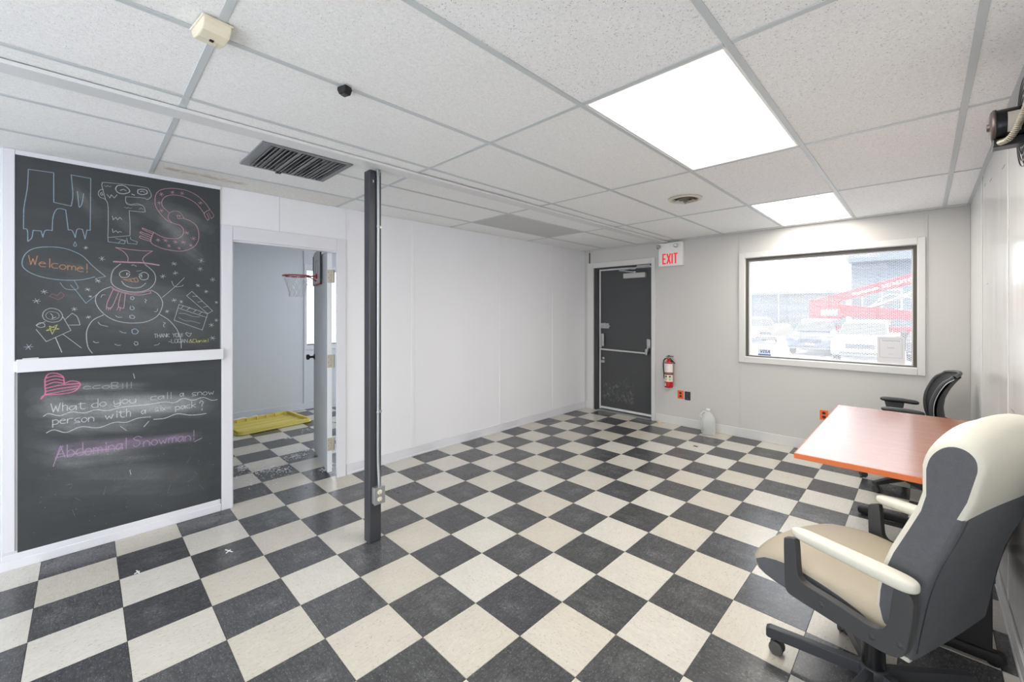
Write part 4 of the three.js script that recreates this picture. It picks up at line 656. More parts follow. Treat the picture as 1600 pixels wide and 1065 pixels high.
// ---------------------------------------------------------------- chalkboards: the drawings are chalk, laid on as print in millimetres
const CHALK = { B: [158, 190, 212], w: [214, 216, 222], p: [220, 156, 174], c: [176, 204, 222], o: [214, 140, 92], y: [226, 220, 108], r: [160, 92, 102], m: [226, 112, 156], v: [172, 142, 178], f: [150, 153, 158] };
const GLYPH = { W: '00 16 22 36 40', h: '00 06|03 12 23 26', a: '33 13 04 05 16 25 33 36', t: '11 15 26 36|02 32', d: '33 13 04 05 16 36|30 36', o: '13 04 05 16 26 35 34 23 13', y: '03 05 16 35|33 37 18 07', u: '03 05 16 26 35|33 36', c: '33 13 04 05 16 36', l: '10 16', s: '33 13 04 15 25 36 06', n: '03 06|04 13 23 34 36', w: '03 16 24 36 43', p: '03 08|03 23 34 35 26 06', e: '04 34 23 13 04 05 16 36', r: '03 06|04 13 33', i: '13 16|11 12', x: '03 36|33 06', k: '00 06|33 04 36', '-': '04 34', '?': '02 11 21 32 23 24|25 26', m: '03 06|04 13 24 26|24 33 44 46', '!': '10 14|15 16', A: '06 20 46|14 34', b: '00 06|04 13 23 34 35 26 06', S: '41 20 01 12 33 35 16 05', T: '00 40|20 26', H: '00 06|40 46|03 43', N: '06 00 46 40', K: '00 06|40 03 46', Y: '00 23 40|23 26', O: '10 01 05 16 36 45 41 30 10', U: '00 05 16 36 45 40', L: '00 06 46', G: '41 20 01 05 16 36 44 24', D: '00 06 26 45 41 20 00', I: '10 16', R: '00 06|00 20 31 22 03|13 36', B: '00 06 26 35 24 03|24 31 20 00', '&': '46 11 20 31 04 05 16 44' };
function chalkboard(w, h, draw) {
  return canvasTex(w, h, (g) => {
    g.fillStyle = '#383c3f'; g.fillRect(0, 0, w, h); g.lineCap = g.lineJoin = 'round';
    const rgba = (c, a) => { const q = CHALK[c]; return `rgba(${q[0]},${q[1]},${q[2]},${a})`; };
    for (let k = 0; k < 160; k++) { g.strokeStyle = `rgba(200,205,210,${0.006 + 0.012 * rnd()})`; g.lineWidth = 10 + 40 * rnd(); const x = rnd() * w, y = rnd() * h, L = 60 + 200 * rnd(); g.beginPath(); g.moveTo(x, y); g.quadraticCurveTo(x + L / 2, y - 30 * rnd(), x + L, y + 20 * (rnd() - 0.5)); g.stroke(); }
    const stroke = (c, wd, xy) => {
      const p = []; for (let i = 0; i < xy.length; i += 2) p.push([xy[i], xy[i + 1]]);
      const sharp = (i) => { if (i <= 0 || i >= p.length - 1) return true; const a = Math.atan2(p[i][1] - p[i - 1][1], p[i][0] - p[i - 1][0]), b = Math.atan2(p[i + 1][1] - p[i][1], p[i + 1][0] - p[i][0]); let d = Math.abs(a - b); if (d > Math.PI) d = 2 * Math.PI - d; return d > 1.3; };
      const fine = [p[0]];
      for (let i = 0; i + 1 < p.length; i++) {
        const A = sharp(i) ? p[i] : p[i - 1], D = sharp(i + 1) ? p[i + 1] : p[i + 2], b = p[i], c2 = p[i + 1];
        for (let k = 1; k <= 8; k++) { const t = k / 8, t2 = t * t, t3 = t2 * t; fine.push([0, 1].map((q) => 0.5 * (2 * b[q] + (c2[q] - A[q]) * t + (2 * A[q] - 5 * b[q] + 4 * c2[q] - D[q]) * t2 + (3 * b[q] - A[q] - 3 * c2[q] + D[q]) * t3))); }
      }
      for (const [a, lw, j] of [[0.5, wd, 0.3], [0.55, wd * 0.7, 0.9]]) { g.strokeStyle = rgba(c, a); g.lineWidth = lw; g.beginPath(); fine.forEach(([x, y], i) => { const X = x + (rnd() - 0.5) * j, Y = y + (rnd() - 0.5) * j; i ? g.lineTo(X, Y) : g.moveTo(X, Y); }); g.stroke(); }
    };
    const api = {
      g, s: (c, wd, ...xy) => stroke(c, wd, xy),
      x: (c, X, Y, r) => { for (let k = 0; k < 3; k++) { const a = k * 1.05 + rnd() * 0.4; stroke(c, 2.4, [X - Math.cos(a) * r, Y - Math.sin(a) * r, X + Math.cos(a) * r, Y + Math.sin(a) * r]); } },
      text: (c, wd, str, X, Y, size, width, slope = 0, lead = 0.35) => {          // one-line handwriting: X, Y = left end of the baseline
        const em = [...str].map((ch) => (ch === ' ' ? 0.7 : Math.max(...GLYPH[ch].split(/[ |]/).map((q) => +q[0])) / 6 + 0.16)), sum = em.reduce((a, b) => a + b, 0), k = width / (sum * size);
        let u = X; [...str].forEach((ch, i) => { if (ch !== ' ') { const dy = (rnd() - 0.5) * size * 0.08; for (const part of GLYPH[ch].split('|')) stroke(c, wd, part.split(' ').flatMap((q) => [u + (+q[0] / 6) * size * k, Y + slope * (u - X) + dy + (+q[1] / 6 - 1) * size])); } u += em[i] * size * k; });
      },
      smear: (c, a, X0, Y0, X1, Y1, wd, n) => { for (let k = 0; k < n; k++) { g.strokeStyle = rgba(c, a * (0.4 + rnd())); g.lineWidth = wd * (0.2 + 0.5 * rnd()); const o = (rnd() - 0.5) * wd, t = rnd() * 0.7, L = 0.15 + 0.3 * rnd(); const x = lerp(X0, X1, t), y = lerp(Y0, Y1, t) + o; g.beginPath(); g.moveTo(x, y); g.quadraticCurveTo(lerp(X0, X1, t + L / 2), lerp(Y0, Y1, t + L / 2) + o + 8 * (rnd() - 0.5), lerp(X0, X1, Math.min(1, t + L)), lerp(Y0, Y1, Math.min(1, t + L)) + o + 14 * (rnd() - 0.5)); g.stroke(); } },
    };
    draw(api);
    g.fillStyle = 'rgba(56,60,63,0.42)'; for (let k = 0; k < 60000; k++) g.fillRect(rnd() * w, rnd() * h, 1 + rnd() * 1.2, 1 + rnd() * 1.2);   // chalk catches only the tooth of the board
  });
}
const upperArt = chalkboard(960, 1160, ({ s, x, text, smear, g }) => {
  g.translate(0, -12);
  smear('w', 0.02, 520, 200, 900, 330, 160, 50); smear('w', 0.02, 640, 330, 880, 560, 140, 40); smear('w', 0.015, 220, 120, 340, 330, 90, 30); smear('w', 0.012, 380, 260, 560, 420, 120, 30); smear('w', 0.012, 60, 700, 900, 1000, 320, 60);
  s('B',4,54,85,50,194,38,307,36,428,50,432,52,497,66,476,72,431,102,431,109,466,118,426,145,422,149,338,166,291,199,291,209,410,225,411,238,451,246,401,268,398,279,455,287,399,301,399,303,80,221,78,228,195,221,265,151,255,151,82,54,85);
  s('B',4,247,172,253,256,257,265,266,240,273,180);
  s('B',3,237,477,231,498,237,506,243,496,237,477);
  s('B',4,367,678,312,617,263,555,192,521,120,521,72,537,43,570,31,616,38,651,72,682,125,702,192,710,263,704,321,683);
  s('B',3,367,678,322,694,341,707);
  s('B',3,176,726,199,762,239,764,249,750,234,712);
  s('B',3,218,737,244,777,282,846,329,792);
  s('w',3,368,197,353,122,353,101,374,90,545,81,573,97,583,133,564,159,545,153,460,161,461,198,480,210,538,202,552,234,545,245,476,248,480,334,480,408,378,433,380,324,378,228,365,195,344,187,336,164,344,142,359,136);
  s('w',5,422,98,413,121,426,143,453,144,478,126,471,106,449,92,426,97);
  s('w',5,517,106,517,128,540,132,562,119,559,100,536,97,517,106);
  s('w',4,435,126,449,117,462,123);
  s('w',4,529,116,540,109,550,115);
  s('w',6,489,139,501,143);
  s('w',3,353,161,357,172,348,174,346,162,353,155);
  s('w',3,374,163,387,184,393,162,407,180,420,157);
  s('w',2,361,111,370,117,376,108,385,113,393,107);
  s('w',2,453,230,467,234,471,227,480,232,489,228);
  s('w',2,524,230,533,222,543,228);
  s('w',3,398,294,402,318,415,301,422,315,433,298,442,310);
  s('w',3,398,375,402,399,415,385,424,397,431,388,441,392);
  s('w',2,462,197,485,206,512,194,538,202);
  s('c',3,378,433,380,460,453,464,460,442,413,435);
  s('c',3,464,426,469,459,512,459,515,444,485,432,482,417);
  s('c',3,426,461,440,444,455,447);
  s('p',4,900,167,872,124,823,79,764,57,697,58,642,75,612,105,602,149,607,199,632,246,666,283,702,297,733,305,751,333,746,370,722,395,687,401,642,397,595,371,581,436,622,467,677,480,743,480,801,450,831,403,836,348,823,296,791,267,751,253);
  s('p',4,867,200,823,140,764,107,702,101,656,122,637,158,642,193,674,226);
  s('p',3,692,295,669,266,677,229,704,211,733,216,754,252,722,261,715,239,733,236,730,250);
  s('p',4,900,167,867,200,886,245,895,233,882,198);
  s('p',3,892,189,909,231,923,205,903,173);
  s('p',4,595,371,540,350,543,359,590,381);
  s('p',4,588,397,531,376,531,386,585,410);
  s('p',4,583,423,529,402,529,417,581,433);
  s('p',4,413,492,448,513,469,545,470,573);
  s('p',4,413,492,515,499,589,496,557,526,541,553,548,573);
  s('p',9,405,582,474,580,547,578,622,587);
  s('w',4,436,593,404,633,393,679,396,719,418,746,458,765,510,770,557,758,589,728,605,684,595,634,552,587);
  s('w',4,391,741,355,762,329,796,324,836,341,883,379,931,428,960,489,971,557,964,611,929,636,875,639,827,617,781,584,755);
  s('w',4,358,918,313,950,289,1003,285,1055,292,1115,310,1153);
  s('w',4,625,915,673,955,713,1015,736,1083,739,1148);
  s('p',4,395,740,413,756,464,775,525,776,579,757,581,775,525,789,464,782,413,763,396,750);
  s('p',4,401,760,377,836,372,870,396,869,426,776);
  s('p',4,438,779,426,862,451,876,458,782);
  s('p',3,372,870,371,884);
  s('p',3,382,871,380,888);
  s('p',3,391,871,388,888);
  s('p',3,426,866,419,888);
  s('p',3,436,870,433,891);
  s('w',4,479,645,464,633,438,643,431,662,443,679,469,675,479,656,464,650,466,664);
  s('w',4,523,657,547,639,568,654,563,683,536,688,523,667,536,656,536,673);
  s('o',4,448,692,484,687,512,677,519,696,510,705,479,701,448,692);
  s('o',3,479,686,487,702);
  s('o',3,497,682,505,703);
  s('w',4,441,703,458,730,494,744,531,737,556,710);
  s('w',3,487,599,497,595,510,603);
  s('w',2,510,635,536,629);
  s('c',4,484,802,484,816,494,821,499,809,492,800,484,802);
  s('c',4,484,862,480,879,492,886,500,876,492,862);
  s('c',4,479,924,481,938,497,942,502,932,492,921,479,924);
  s('c',4,489,1015,492,1037,510,1041,519,1025,505,1009,489,1015);
  s('c',4,499,1100,505,1116,518,1112,515,1095,502,1093);
  s('w',3,348,809,353,794,365,792);
  s('w',3,552,815,560,822,553,833,557,840);
  s('w',3,598,896,611,896,616,878);
  s('w',3,414,923,423,932,442,933);
  s('w',3,335,962,346,979,377,990);
  s('w',3,433,1022,446,1031,462,1034);
  s('w',3,643,968,656,973,646,985,649,1002);
  s('w',3,314,1080,324,1089,338,1088);
  s('w',3,409,1103,423,1111,436,1110);
  s('w',3,598,1121,617,1117,625,1108);
  s('w',3,639,802,707,726,756,663);
  s('w',3,688,690,704,726,742,721,749,713);
  s('w',3,727,848,701,956,856,1027,887,912,727,848);
  s('w',3,724,873,881,939);
  s('w',3,768,787,798,756,916,892,887,912,768,787);
  s('w',3,739,874,750,857);
  s('w',3,771,885,786,868);
  s('w',3,807,900,822,885);
  s('w',3,838,915,853,900);
  s('w',3,801,790,825,790);
  s('w',3,831,831,856,823);
  s('w',3,862,866,887,858);
  s('w',2,727,908,759,911,801,930,841,935);
  s('w',2,724,937,759,960,795,963,844,981);
  s('w',3,107,922,114,895,138,878,170,888,186,922,174,952,142,959,116,945,107,922);
  s('w',2,120,915,134,898,165,905,172,929,151,945,125,935,120,915);
  s('w',3,138,908,147,922,145,939,160,929);
  s('w',3,83,977,96,962,114,968,116,985,98,989,83,977,118,955);
  s('w',3,83,1000,122,1072,220,1010,188,929);
  s('w',3,197,943,225,907,246,929,258,978,211,978);
  s('w',4,158,1050,183,1138);
  s('w',3,188,1032,263,1117);
  s('y',3,122,1008,173,1000,134,982,145,1030,165,975,122,1008);
  s('r',3,170,827,134,808,145,791,163,804,179,783,190,793,188,810,170,827);
  s('w',3,780,1073,764,1050,768,1041,782,1049,795,1048,786,1066,780,1073);
  x('w',282,508,10);
  x('w',352,568,14);
  x('w',114,782,13);
  x('w',85,836,15);
  x('w',334,707,13);
  x('w',290,762,12);
  x('w',234,882,12);
  x('w',293,931,11);
  x('w',55,1099,17);
  x('w',701,571,14);
  x('w',707,634,14);
  x('w',642,660,15);
  x('w',850,536,17);
  x('w',844,596,15);
  x('w',916,667,16);
  x('w',831,713,13);
  x('w',878,754,12);
  x('w',701,819,14);
  x('w',739,829,10);
  x('w',664,896,10);
  x('w',938,830,9);
  x('w',938,959,12);
  x('w',909,993,16);
  x('w',916,1087,16);
  x('w',301,804,7);
  x('p',634,110,13);
  x('p',692,86,12);
  x('p',743,82,13);
  x('p',624,170,13);
  x('p',634,220,13);
  x('p',845,129,13);
  x('p',617,419,12);
  x('p',656,417,14);
  x('p',707,421,14);
  x('p',751,418,13);
  x('p',674,451,11);
  x('p',728,462,11);
  x('p',769,350,14);
  x('p',807,386,15);
  x('p',791,435,10);  text('o', 4, 'Welcome!', 55, 630, 52, 240, 0.12);
  text('w', 2.6, 'THANK YOU!', 598, 1070, 24, 150, 0); text('w', 2.6, '-LOGAN', 672, 1108, 24, 104, 0.05); text('y', 2.8, '&Daniel', 782, 1114, 24, 112, 0);
  g.translate(0, 12);
});
const lowerArt = chalkboard(960, 1022, ({ s, text, smear, g }) => {
  smear('w', 0.022, 130, 105, 560, 150, 50, 70); smear('w', 0.02, 60, 190, 920, 330, 130, 150); smear('w', 0.014, 380, 230, 900, 320, 90, 90); smear('w', 0.018, 80, 290, 600, 400, 110, 90); smear('w', 0.012, 60, 120, 300, 420, 160, 50);
  smear('v', 0.03, 110, 480, 560, 510, 80, 110); smear('v', 0.035, 440, 500, 830, 540, 50, 90); smear('f', 0.025, 100, 530, 700, 600, 80, 80); smear('f', 0.02, 40, 440, 300, 600, 120, 50); smear('w', 0.012, 60, 650, 900, 900, 260, 50);
  text('f', 5, 'ecoBil!', 258, 130, 36, 224, 0.09);
  text('w', 4, 'What', 126, 246, 50, 148, 0.03); text('w', 3.6, 'do', 294, 246, 50, 70, 0.02); text('w', 4.2, 'you', 392, 243, 48, 110, 0.03); text('w', 3, 'call', 566, 243, 44, 114, 0.06); text('w', 3.4, 'a', 719, 244, 46, 24); text('w', 3.4, 'snow', 784, 245, 44, 132, 0.06);
  text('w', 4.2, 'person', 133, 318, 50, 176, 0.08); text('w', 4.4, 'with', 352, 330, 50, 124, 0); text('w', 4, 'a', 521, 326, 48, 26); text('w', 3.2, 'six-', 588, 321, 44, 84, 0.06); text('w', 3.8, 'pack', 694, 328, 44, 118, 0.02); text('w', 4.4, '?', 826, 358, 80, 28);
  text('v', 5, 'Abdominal', 145, 522, 72, 312, 0.06); text('v', 5, 'Snowman!', 482, 536, 66, 322, 0.06);
  g.fillStyle = 'rgba(205,208,212,0.5)'; for (let k = 0; k < 70; k++) g.fillRect(40 + rnd() * 880, 520 + rnd() * 470, 1 + rnd() * 3, 1 + rnd() * 4);
  for (let k = 0; k < 14; k++) { const X = 80 + rnd() * 800, Y = 620 + rnd() * 300; s('f', 1.2, X, Y, X + (rnd() - 0.5) * 60, Y + rnd() * 60); }
  s('m',7,88,163,102,143,162,145,217,138,243,107,238,84,207,73,179,85,174,44,147,21,118,21,104,47,103,90,104,133,88,163);
  s('m',7,109,43,143,36,172,47);
  s('m',7,106,65,143,55,174,66);
  s('m',7,106,86,143,73,177,84);
  s('m',7,106,104,162,93,238,92);
  s('m',7,106,122,162,112,240,107);
  s('m',6,104,139,167,131,230,121);
  s('w',5,97,265,118,254,162,273,207,259,263,274,311,263,365,277,433,266,539,269,638,266,690,278,736,256,790,277,846,265,896,293,929,293);
  s('w',5,109,364,138,352,187,377,248,356,322,376,393,357,450,366,503,350,566,353);
  s('w',6,582,372,638,375,703,357,770,377,825,383,864,382);
  s('w',5,533,412,557,380);
  s('w',3,421,386,450,420);
  s('w',4,482,58,488,89);
  s('w',4,797,569,839,552);
  s('w',4,465,677,470,707);
  s('v',5,135,566,150,512,172,455);
  s('v',6,145,518,279,513,433,527);});
{
  const bm = (t) => std('#ffffff', 0.62, { map: t, bumpMap: wallBump, bumpScale: 0.0006 });
  const board = (name, label, z0, z1, y0, y1, tex) => { const t = thing(name, label, 'chalkboard', [LX + 0.0048, y0, (z0 + z1) / 2]); part('panel', box(-0.0045, 0.0035, 0, y1 - y0, -(z1 - z0) / 2, (z1 - z0) / 2), std('#383c3f', 0.62), t); const o = add('writing_surface', new THREE.PlaneGeometry(z1 - z0, y1 - y0).rotateY(Math.PI / 2).translate(0.0042, (y1 - y0) / 2, 0), bm(tex), t); return o; };
  board('chalkboard', 'upper chalkboard with a chalk snowman and the greeting Welcome', 0.363, 1.323, 1.173, 2.333, upperArt);
  board('chalkboard', 'lower chalkboard with a pink heart and smeared riddle writing', 0.349, 1.309, 0.083, 1.105, lowerArt);
  const t = thing('chalk_ledge', 'white painted chalk ledge between the two chalkboards', 'ledge', [LX, 1.105, 0.829]);
  part('face', rbox(0, 0.045, 0, 0.066, -0.482, 0.482, 0.004), M.trim, t);
  part('lip', rbox(0.036, 0.045, 0.06, 0.074, -0.482, 0.482, 0.003), M.trim, t);
  const stick = (name, label, z, m, l) => { const c = thing(name, label, 'chalk', [LX + 0.02, 1.178, z], 0.2); part('stick', rod([0, 0, -l], [0, 0, l], 0.006, 0.0055, 10), m, c); };
  stick('chalk_stick', 'white chalk stick at the left end of the ledge', 1.26, std('#e8e8e8', 0.9), 0.03);
  structOne('trim_5', rbox(LX, LX + 0.0155, 1.106, 1.17, 1.309, 1.322, 0.003), M.trim);
}

// ---------------------------------------------------------------- outside: security mesh over the pane, yard, parked cars, boom lift, buildings
{
  const s = thing('security_screen', 'white expanded metal security mesh over the outside of the window', 'screen', [1.455, 1.497, EZ - 0.23]);
  each('frame', [rbox(-0.74, 0.74, -0.585, -0.55, -0.01, 0.01, 0.002), rbox(-0.74, 0.74, 0.55, 0.585, -0.01, 0.01, 0.002), rbox(-0.74, -0.715, -0.55, 0.55, -0.01, 0.01, 0.002), rbox(0.715, 0.74, -0.55, 0.55, -0.01, 0.01, 0.002)], M.whitePaint, s);
  const cw = 0.028, ch = 0.0155, pos = [], t = 0.0017, dz = 0.0014;     // each strand is a flat strip with a twist, as expanded metal has
  const q = (A, B, C, D) => pos.push(...A, ...B, ...C, ...A, ...C, ...D);
  for (let j = -36; j < 36; j++) for (let i = -26; i < 26; i++) for (const [ox, oy, sx] of [[0, 0, 1], [0, 0, -1], [0.5, 0.5, 1], [0.5, 0.5, -1]]) {
    const x0 = (i + ox) * cw, y0 = (j + oy) * ch, x1 = x0 + sx * cw / 2, y1 = y0 + ch / 2; if (Math.abs(x1) > 0.72 || Math.abs(y1) > 0.555) continue;
    const a = [[x0, y0 - t, dz], [x0, y0 + t, -dz]], b = [[x1, y1 - t, dz], [x1, y1 + t, -dz]];
    q(a[0], b[0], b[1], a[1]); const k = (p) => [p[0], p[1], p[2] - 0.0012]; q(k(a[1]), k(b[1]), k(b[0]), k(a[0])); q(a[0], k(a[0]), k(b[0]), b[0]);
  }
  const g = new THREE.BufferGeometry(); g.setAttribute('position', new THREE.Float32BufferAttribute(pos, 3)); g.computeVertexNormals();
  const o = add('mesh', g, std('#dcdee0', 0.6, { side: THREE.DoubleSide }), s); o.userData.kind = 'stuff';
}
{ // slatted blind of the side-room window
  const b = thing('window_blind', 'white slatted blind in the side-room window behind the open door', 'blind', [FX - 0.018, 0.97, -2.125]);
  const sl = new THREE.BoxGeometry(0.022, 0.0008, 1.73).rotateZ(0.12), m = phy('#f2f3f4', 0.6, { transmission: 0.35, thickness: 0 });
  for (let k = 0; k < 52; k++) { const o = new THREE.Mesh(sl, m); o.name = 'slat'; o.position.y = 0.01 + k * 0.0208; o.castShadow = o.receiveShadow = true; b.add(o); }
  part('head_rail', rbox(-0.014, 0.014, 1.088, 1.113, -0.865, 0.865, 0.003), M.whitePaint, b);
}
const GY = -0.45;
{ const o = add('ground', metres(box(-60, 60, GY - 0.2, GY, -90, 60)), std('#ffffff', 0.9, { map: asphalt })); o.userData.kind = 'structure'; }
structOne('foundation', [box(FX - 0.12, RX + 0.12, GY, -0.14, EZ - 0.2, BZ + 0.12)], M.wallGrey);
structOne('roof', box(FX - 0.3, RX + 0.3, 2.9, 3.05, EZ - 0.4, BZ + 0.3), M.wallGrey);
structOne('parapet', [box(FX - 0.12, RX + 0.12, 2.5, 2.9, BZ, BZ + 0.12), box(RX + 0.006, RX + 0.12, 2.43, 2.9, EZ - 0.2, BZ), box(FX - 0.12, FX, 2.43, 2.9, EZ, BZ)], M.wallGrey);
const carGlass = std('#30373d', 0.12), tyre = std('#1d1d1e', 0.85);
function car(name, label, [x, z], turn, paint, wdt = 1.84) {
  const c = thing(name, label, 'car', [x, GY, z], turn, undefined), w = wdt / 2, pm = phy(paint, 0.35, { clearcoat: 0.6, clearcoatRoughness: 0.1 });   // nose towards +z
  const lower = [[2.2, 0.32], [2.28, 0.45], [2.25, 0.72], [2.12, 0.86], [1.2, 1.0], [-2.1, 1.02], [-2.22, 0.9], [-2.25, 0.5], [-2.15, 0.3]];
  part('body', extrude(lower, wdt, 0.09).rotateY(-Math.PI / 2), pm, c);
  const cab = extrude([[1.25, 0.98], [0.45, 1.5], [0.1, 1.58], [-1.6, 1.56], [-2.05, 1.25], [-2.1, 0.98]], wdt - 0.2, 0.1).rotateY(-Math.PI / 2), p = cab.attributes.position;
  for (let i = 0; i < p.count; i++) p.setX(i, p.getX(i) * (1 - 0.18 * Math.max(0, p.getY(i) - 1.0) / 0.55));
  cab.computeVertexNormals(); part('cabin', cab, pm, c);
  const gl = part('windshield', new THREE.BufferGeometry().setAttribute('position', new THREE.Float32BufferAttribute([[-0.70, 1.04, 1.215], [0.70, 1.04, 1.215], [0.62, 1.46, 0.56], [-0.70, 1.04, 1.215], [0.62, 1.46, 0.56], [-0.62, 1.46, 0.56]].flat(), 3)), std('#3d464d', 0.12, { side: THREE.DoubleSide }), c);
  for (const s of [-1, 1]) {
    part('side_window', box(s * (w - 0.155) - 0.01, s * (w - 0.155) + 0.01, 1.08, 1.38, -1.5, 0.5).translate(s * 0.02, 0, 0), carGlass, c);
    part('headlight', rbox(-0.2, 0.2, -0.06, 0.06, -0.05, 0.05, 0.03).rotateY(s * 0.35).translate(s * (w - 0.27), 0.74, 2.2), std('#e9eef2', 0.15), c);
    part('mirror', rbox(s * (w + 0.08) - 0.1, s * (w + 0.08) + 0.1, 1.0, 1.13, 0.75, 0.87, 0.03), pm, c);
    for (const z2 of [1.38, -1.4]) { const wh = part('wheel', lathe([[0, -0.1], [0.25, -0.1], [0.33, -0.09], [0.35, -0.05], [0.35, 0.05], [0.33, 0.09], [0.25, 0.1], [0, 0.1]], 28).rotateZ(Math.PI / 2).translate(s * (w - 0.1), 0.35, z2), tyre, c); part('rim', lathe([[0, 0.03], [0.2, 0.02], [0.23, 0]], 20).rotateZ(-s * Math.PI / 2).translate(s * (w), 0.35, z2), M.steel, wh); }
  }
  part('grille', [rbox(-0.42, 0.42, 0.56, 0.74, 2.235, 2.29, 0.02), rbox(-0.6, 0.6, 0.36, 0.48, 2.215, 2.275, 0.02)], std('#3a4046', 0.4), c);
  part('bumper', rbox(-w + 0.05, w - 0.05, 0.3, 0.37, 2.0, 2.3, 0.03), std('#6a6e72', 0.6), c);
  part('licence_plate', rbox(-0.16, 0.16, 0.47, 0.55, 2.26, 2.3, 0.005), M.whitePaint, c);
  return c;
}
car('parked_car', 'blue grey car parked left of the white one, nose to the window', [-1.34, -22.8], 0.02, '#4a5880', 1.72);
car('parked_car', 'white car parked nose to the window behind the paper notice', [0.56, -20.6], 0.0, '#f2f3f3', 1.72);
car('parked_car', 'dark car at the right edge of the window view', [2.6, -22.6], 0.0, '#23292e', 1.72);
car('parked_car', 'white car far left in the window view', [-5.4, -28.5], 0.5, '#e9ebec');
{
  const p = thing('yard_post', 'white post with a rounded grey top standing left of the blue car', 'post', [-2.15, GY, -19.6]);
  p.scale.setScalar(0.92);
  part('shaft', rbox(-0.15, 0.15, 0, 0.95, -0.15, 0.15, 0.02), M.whitePaint, p);
  part('top', lathe([[0, 0.92], [0.3, 0.95], [0.45, 1.1], [0.46, 1.3], [0.36, 1.48], [0.15, 1.55], [0, 1.56]], 24), std('#75736e', 0.9), p);
}
{
  const b = thing('boom_lift', 'red articulated boom lift parked behind the cars with its boom rising to the right', 'boom lift', [0, GY, -27.2]), rm = std('#a8102a', 0.4);
  const bar = (a, c, h0, h1, t) => { const d = [c[0] - a[0], c[1] - a[1]], l = Math.hypot(...d), n = [-d[1] / l, d[0] / l]; return extrude([[a[0] - n[0] * h0, a[1] - n[1] * h0], [c[0] - n[0] * h1, c[1] - n[1] * h1], [c[0] + n[0] * h1, c[1] + n[1] * h1], [a[0] + n[0] * h0, a[1] + n[1] * h0]], t, 0.03); };
  part('counterweight', extrude([[-2.32, 1.75], [-2.2, 1.45], [-1.1, 1.4], [-0.9, 1.6], [-0.95, 2.35], [-1.5, 2.6], [-2.3, 2.58]], 1.5, 0.06), rm, b);
  part('turntable', rbox(-1.6, 1.1, 1.15, 1.5, -0.8, 0.8, 0.05), std('#5b6266', 0.6), b);
  part('lower_boom', bar([-1.2, 2.0], [3.6, 1.55], 0.32, 0.2, 0.4), rm, b);
  part('upper_boom', bar([-1.9, 2.42], [3.6, 4.05], 0.22, 0.25, 0.4), rm, b);
  part('jib', bar([3.4, 1.6], [3.75, 4.1], 0.12, 0.12, 0.3), rm, b);
  part('lift_cylinder', rod([0.2, 2.1, 0.0], [2.1, 2.95, 0.0], 0.09), M.steel, b);
  part('hose', tube([[0.3, 2.2, 0.25], [0.9, 2.75, 0.3], [1.6, 2.65, 0.3], [2.3, 2.3, 0.3], [2.9, 2.6, 0.28]], 0.03, 30, 6), std('#d5d8da', 0.5), b);
  part('chassis', rbox(-1.1, 2.2, 0.6, 1.15, -0.9, 0.9, 0.08), rm, b);
  for (const x of [-0.7, 1.8]) for (const z of [-1, 1]) part('wheel', lathe([[0, -0.17], [0.4, -0.17], [0.48, -0.1], [0.48, 0.1], [0.4, 0.17], [0, 0.17]], 28).rotateX(Math.PI / 2).translate(x, 0.48, z), tyre, b);
  const t1 = canvasTex(1024, 128, (g, w, h) => { g.fillStyle = '#a8102a'; g.fillRect(0, 0, w, h); g.fillStyle = '#f4f4f4'; for (let x = 20, k = 0; x < 440; x += 40, k++) g.fillRect(x, 40 + (k % 3) * 5, 26, 52); fit(g, 'SZ-M3TO', 740, 64, 480, 76, 'bold 100px sans-serif'); });
  const g1 = new THREE.PlaneGeometry(2.6, 0.28).rotateZ(Math.atan2(1.63, 5.5)).translate(0.72, 3.18, 0.215); add('lettering', g1, std('#ffffff', 0.5, { map: t1 }), b);
  each('badge', [rbox(-1.75, -1.05, 1.72, 1.84, 0.74, 0.76, 0.01), rbox(-1.75, -1.05, 1.88, 2.0, 0.74, 0.76, 0.01)], M.whitePaint, b);
}
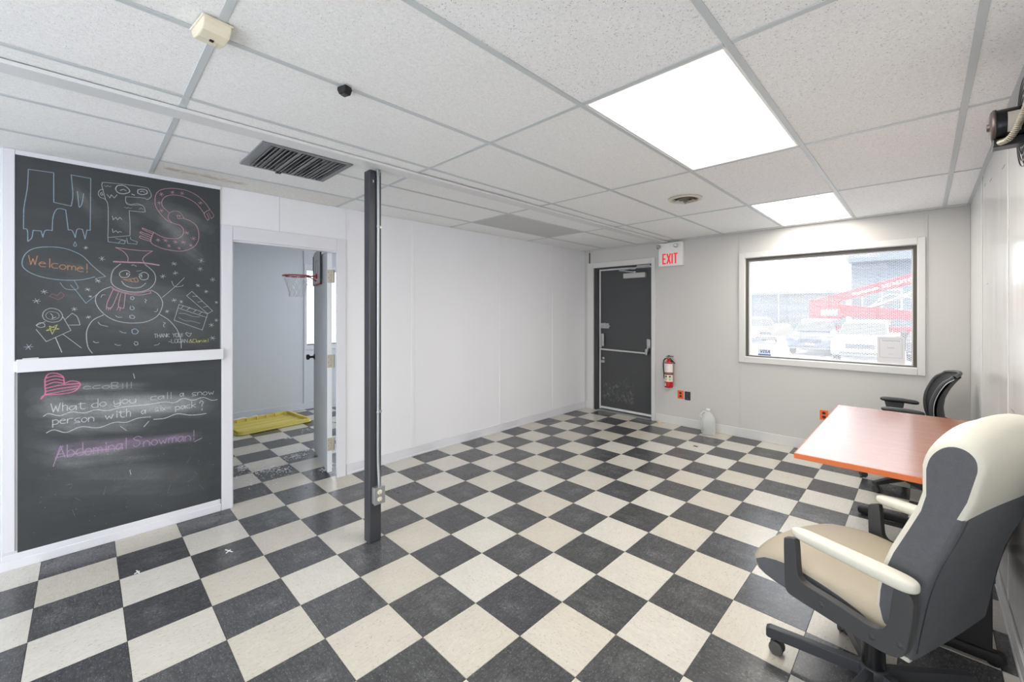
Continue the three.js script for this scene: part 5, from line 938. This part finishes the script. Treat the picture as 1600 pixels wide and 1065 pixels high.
{
  const b = thing('low_building', 'long low grey-blue building at the back of the yard on the left', 'building', [-8.6, GY, -34.0]);
  part('wall', box(-8, 6.8, 0, 3.05, -3, 3), std('#566572', 0.7), b); part('roof', rbox(-8.2, 6.9, 3.05, 3.25, -3.3, 3.3, 0.03), std('#777d82', 0.6), b);
  for (let k = 0; k < 4; k++) { const d = part('garage_door', rbox(-6.6 + k * 3.6, -4.0 + k * 3.6, 0.02, 2.4, 3.0, 3.05, 0.01), std('#5d6d7a', 0.6), b); for (let j = 1; j < 5; j++) part('panel_joint', box(-6.6 + k * 3.6, -4.0 + k * 3.6, j * 0.48, j * 0.48 + 0.03, 3.05, 3.06), std('#48545e', 0.6), d); }
  const o = thing('tall_building', 'tall grey office building in the upper right of the window view', 'building', [6.6, GY, -42.0]);
  part('wall', box(-8.2, 8, 0, 9.5, -4, 4), std('#566170', 0.7), o); part('canopy', rbox(-8.3, 8.1, 5.4, 6.0, 4, 5.2, 0.05), std('#6d737b', 0.6), o); part('parapet', rbox(-8.3, 8.1, 9.5, 9.9, -4.1, 4.1, 0.05), std('#6d737b', 0.6), o);
  part('sign_band', rbox(-3.0, 8.05, 3.9, 4.5, 4.0, 4.12, 0.02), M.whitePaint, o);
  for (let k = 0; k < 5; k++) { const w = part('window', rbox(-7.6 + k * 3, -5.4 + k * 3, 2.0, 3.5, 4.0, 4.06, 0.02), std('#dfe3e6', 0.4), o); part('pane', box(-7.5 + k * 3, -5.5 + k * 3, 2.1, 3.4, 4.06, 4.08), std('#56626c', 0.1), w); part('mullion', box(-6.53 + k * 3, -6.47 + k * 3, 2.1, 3.4, 4.08, 4.1), M.whitePaint, w); }
  for (const [x, z, h, l] of [[-4.6, -30.5, 4.0, 'thin dark lamp post left of the boom lift'], [-7.6, -30.2, 3.6, 'thin dark pole standing before the low building']]) { const p = thing('lamp_post', l, 'lamp post', [x, GY, z]); part('pole', rod([0, 0, 0], [0, h, 0], 0.05, 0.035), std('#8d969c', 0.5), p); part('lamp_head', rbox(-0.3, 0.3, h, h + 0.1, -0.1, 0.1, 0.03), std('#8d969c', 0.5), p); }
}

scene.traverse((o) => { if (o.isMesh) o.castShadow = o.receiveShadow = true; });
renderer.render(scene, camera);
